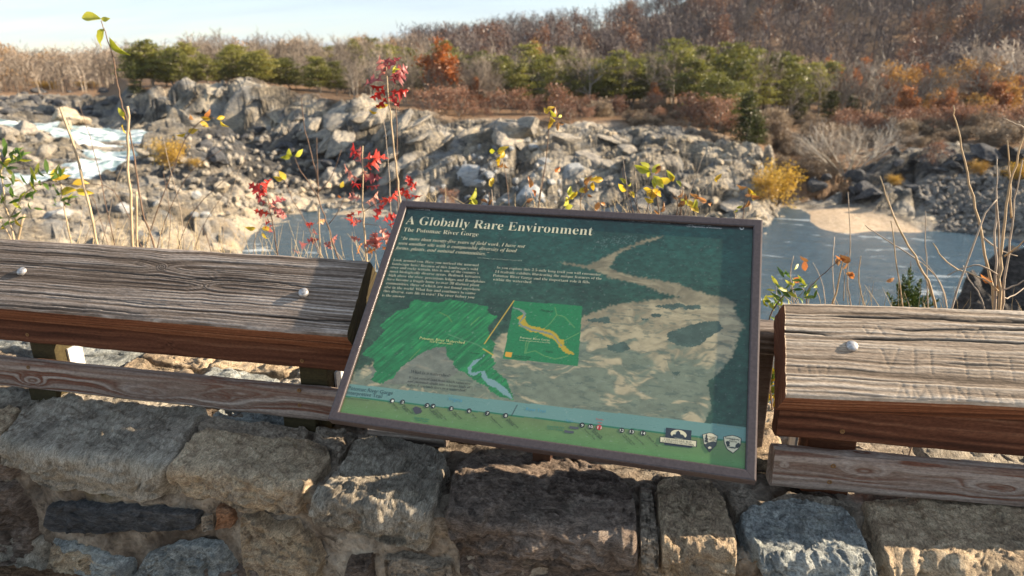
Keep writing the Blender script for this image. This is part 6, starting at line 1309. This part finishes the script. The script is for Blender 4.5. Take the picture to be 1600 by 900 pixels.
for x, y, a, m, L, sh in ((458,244,150,'lime',.055,'oval'),(460,244,15,'lime',.045,'oval'),(456,242,200,'lime',.045,'oval'),(492,348,200,'red',.06,'oak'),(494,350,20,'orange',.05,'oak'),(490,355,-90,'maroon',.05,'oak'),(482,380,200,'maroon',.085,'oak'),(478,376,10,'maroon',.07,'oak'),(510,380,15,'pink',.06,'oak'),(505,378,-30,'pink',.05,'oak'),(532,294,60,'yellow',.03,'oval'),(528,304,-70,'orange',.028,'oval'),(470,392,210,'pink',.05,'oak')): p.leaf(x, y, a, L, m, sh)
p = Plant('twig', 2.6, 'curved twig with a yellow leaf pair left of the forked seedling', 'sapling'); p.stem([(505,412),(478,345),(455,310),(447,285)], 0.0022, 0.001, root=True)
for x, y, a in ((446,282,100),(444,280,170),(408,358,10),(410,362,-80),(400,356,180)): p.leaf(x, y, a, .045, 'yellow', 'oval')
# --- small yellow leaved twigs along the top of the sign
def sprig(label, st_, lv, y=2.6, r0=0.0022):
    q = Plant('twig', y, label, 'sapling')
    for i, b in enumerate(st_): q.stem(b, r0, 0.0009, M_STEMG if i % 2 else M_STEMB, root=(i == 0), n=5)
    for x, yy, m, L in lv: q.leaf(x, yy, rp.uniform(0, 360), L*1.15, m, 'oval'); q.leaf(x+2, yy+2, rp.uniform(0, 360), L*0.8, m, 'oval')
sprig('tall brown twig with a yellow tuft above the middle of the sign', [[(838,335),(846,300),(854,240),(860,180),(858,168)], [(842,312),(848,270)]], [(854,176,'yellow',.036),(866,188,'yellow',.034),(870,182,'lime',.03),(862,184,'dry',.04),(872,190,'dry',.03)], 2.7, 0.0034)
sprig('twig with yellow leaves above the end of the sign title', [[(796,330),(793,290),(788,262)]], [(778,242,'yellow',.045),(774,236,'lime',.03),(786,254,'dry',.035),(780,248,'yellow',.04)])
sprig('low yellow green sprig above the first word of the title', [[(734,322),(734,312)]], [(732,312,'lime',.05),(736,310,'lime',.04)])
sprig('short twig with one yellow leaf left of the title twig', [[(766,324),(764,300)], [(770,324),(768,296)]], [(766,290,'yellow',.035),(762,318,'dry',.03)])
sprig('short twig with a rusty leaf left of the tall brown twig', [[(824,328),(821,300)], [(832,330),(836,315)]], [(829,294,'orange',.04),(822,316,'dry',.03)])
sprig('twig with several yellow leaves above the right half of the title', [[(908,334),(906,310),(912,290),(925,278)], [(908,312),(915,300)]], [(886,304,'lime',.05),(902,297,'yellow',.05),(914,290,'dry',.04),(925,282,'yellow',.045),(918,280,'yellow',.035),(915,302,'dry',.03),(866,268,'orange',.035),(936,315,'orange',.035),(880,322,'lime',.05)])
sprig('cluster of bright yellow green leaves above the sign centre right', [[(1008,338),(1016,310),(1022,288),(1016,270)], [(1012,338),(1014,300)], [(1030,340),(1026,300)]], [(1016,268,'lime',.055),(1020,274,'lime',.055),(1014,264,'lime',.04),(1018,296,'yellow',.05),(1020,302,'yellow',.05),(1020,314,'yellow',.05),(1032,258,'dry',.035),(1030,332,'dry',.04)])
sprig('bare twigs with two yellow leaves left of the bright cluster', [[(990,338),(984,310),(974,280),(972,262)], [(996,338),(994,290),(991,252)], [(1002,340),(990,310),(978,285)], [(985,334),(980,300),(974,250)]], [(978,288,'lime',.03),(980,298,'yellow',.045)])
sprig('many branched twig with yellow leaves right of the bright cluster', [[(1064,342),(1066,310),(1066,280)], [(1068,342),(1078,300),(1100,240)], [(1056,342),(1060,315),(1050,300)], [(1074,342),(1085,310),(1110,285)], [(1062,342),(1064,290)]], [(1050,282,'yellow',.05),(1054,280,'lime',.04),(1082,326,'lime',.055),(1090,330,'yellow',.05),(1092,306,'dry',.03),(1070,312,'dry',.035),(1104,316,'orange',.035),(1058,308,'dry',.035)])
sprig('twig with dark curled leaves near the right end of the sign top', [[(1160,345),(1163,318),(1168,300)], [(1148,345),(1150,325)]], [(1168,292,'dry',.035),(1172,305,'dry',.035),(1176,300,'yellow',.035),(1170,312,'dry',.04),(1150,324,'lime',.025),(1118,283,'yellow',.03)])
# --- right side: vine, dried leaf twigs, cedar, bare shrubs
p = Plant('vine', 1.95, 'bright green vine climbing between the sign and the right rail', 'vine')
p.stem([(1206,640),(1198,560),(1200,500),(1215,470),(1240,452)], 0.003, 0.0015, M_STEMB)
for i in range(60):
    f = rp.random(); c = np.array([(1200, 520), (1205, 490), (1220, 468), (1245, 452), (1262, 460), (1230, 440)])[rp.integers(6)]; p.leaf(c[0]+rp.normal()*9, c[1]+rp.normal()*9, rp.uniform(0, 180), rp.uniform(.022, .04), 'green' if rp.random() < .65 else 'lime', 'narrow')
p = Plant('vine', 2.2, 'yellow green foliage glimpsed in the gap right of the sign', 'vine'); p.stem([(1207,650),(1206,600),(1204,575)], 0.003, 0.001, M_STEMB)
for i in range(40): p.leaf(1208+rp.normal()*7, 600+rp.uniform(-30, 50), rp.uniform(0, 360), rp.uniform(.03, .045), 'lime' if rp.random() < .4 else ('yellow' if rp.random() < .7 else 'green'), 'oval')
p = Plant('vine', 2.15, 'leafy weed behind the left end of the left rail gap', 'vine'); p.stem([(14,560),(12,536)], .002, .001)
for i in range(10): p.leaf(14+rp.normal()*8, 540+rp.normal()*4, rp.uniform(0, 180), .03, 'lime', 'narrow')
p = Plant('twig', 2.2, 'drooping twig with dried orange leaves behind the right rail', 'sapling')
p.stem([(1262,480),(1258,455),(1290,425),(1325,395)], 0.0026, 0.001, M_STEMB); p.stem([(1318,470),(1320,430),(1316,415)], 0.0016, 0.0009, M_STEMG, root=False)
for x, y, m, L in ((1324,406,'orange',.035),(1328,410,'dry',.04),(1332,424,'orange',.035),(1316,420,'dry',.04),(1310,416,'dry',.035),(1336,428,'dry',.03),(1258,424,'orange',.035),(1252,432,'orange',.04),(1264,408,'dry',.03),(1384,440,'orange',.028)): p.leaf(x, y, rp.uniform(0, 360), L, m, 'oval')
M_CED = leafmat('cedar_seedling_leaf', (0.08, 0.13, 0.02), (0.17, 0.24, 0.045), (0.28, 0.34, 0.08))
def cedar(label, px, py, hpx, y):
    q = Plant('cedar_seedling', y, label, 'seedling'); q.stem([(px, py+70), (px, py), (px+2, py-hpx)], 0.004, 0.001, M_STEMB); A = Acc(); r = np.random.default_rng(5)
    for ox, oh, lean in ((0, 1.0, 2), (-16, 0.62, -8), (14, 0.7, 8), (-30, 0.38, -14), (28, 0.42, 16), (6, 0.5, 12), (-8, 0.82, -4), (38, 0.2, 18)):
        b = at_y(px+ox*0.4, float(py+26), y+r.normal()*0.03); tp = at_y(px+ox+lean*0.4, float(py+10-hpx*oh), y+r.normal()*0.04); A.tube(np.array([b, (b+tp)/2+[0, 0, 0.005], tp]), [0.0018, 0.0014, 0.0005], 3)
        for i in range(int(110*oh)+20):
            f = 0.25+0.75*r.random(); c = b+(tp-b)*f; th = r.uniform(0, 6.28); L = 0.034*(1.05-f)**0.6*r.uniform(0.5, 1.2); e_ = c+np.array([cos(th)*L*0.75, sin(th)*L*0.75, L*0.8]); m = (c+e_)/2+np.array([cos(th), sin(th), -0.4])*L*0.12
            A.tube(np.array([c, m, e_]), [0.0012, 0.0019, 0.0005], 3)
    put(obj('foliage', A.mesh('foliage'), M_CED), q.e)
cedar('small feathery green cedar seedling behind the right rail', 1421, 470, 62, 2.6)
SH = [('bare grey shrub with arching stems behind the middle of the right rail', 2.2, [[(1462,476),(1452,440),(1420,385),(1395,335),(1375,275)], [(1420,385),(1400,350),(1385,300)], [(1438,410),(1418,395),(1380,372),(1352,352)], [(1410,474),(1402,420),(1392,345)], [(1462,476),(1440,420)], [(1482,478),(1465,432),(1436,400)]]),
      ('tallest bare shrub stem leaning left near the right edge', 2.1, [[(1552,482),(1545,415),(1530,345),(1512,268),(1495,195),(1490,165)], [(1535,370),(1560,390),(1590,400)]]),
      ('dense cluster of pale bare stems at the right edge', 2.0, [[(1560,486),(1562,420),(1570,340),(1582,270),(1600,215),(1612,180)], [(1566,484),(1572,420),(1584,330),(1598,250)], [(1556,484),(1555,380),(1557,310),(1558,248)], [(1562,460),(1545,440),(1510,425),(1490,418),(1470,400),(1458,380)], [(1560,455),(1590,445),(1620,425)], [(1560,470),(1585,462),(1612,440)], [(1570,400),(1592,385),(1615,360)], [(1560,430),(1530,412),(1500,420),(1480,430)], [(1540,480),(1528,455),(1510,430),(1505,415)], [(1580,340),(1578,280),(1574,220)], [(1600,200),(1580,190),(1568,185)]]),
      ('thin bare twigs in front of the water right of the sign', 2.4, [[(1300,478),(1312,440),(1318,400)], [(1330,478),(1322,440),(1330,380),(1325,300)], [(1290,476),(1285,440),(1270,410)], [(1352,478),(1340,440),(1345,400)], [(1450,478),(1447,400),(1446,330)], [(1305,476),(1300,420),(1304,370)], [(1480,480),(1470,440),(1440,410)], [(1240,470),(1234,430),(1240,400)]])]
for lb, y, stems in SH:
    p = Plant('bare_shrub', y, lb, 'shrub')
    for i, b in enumerate(stems): p.stem(b, 0.0052 if (i == 0 or (y == 2.0 and i < 3)) else 0.0026, 0.0013, M_STEMG if i % 3 else M_STEMT, root=(b[0][1] > 465), dy=0.15*((i % 3)-1), n=6)
    if y == 2.0:
        for x, yy, m in ((1552,440,'orange'),(1560,436,'dry'),(1548,446,'dry')): p.leaf(x, yy, rp.uniform(0, 360), .035, m, 'oval')
    if y == 2.4:
        for b in p.e.children: pass
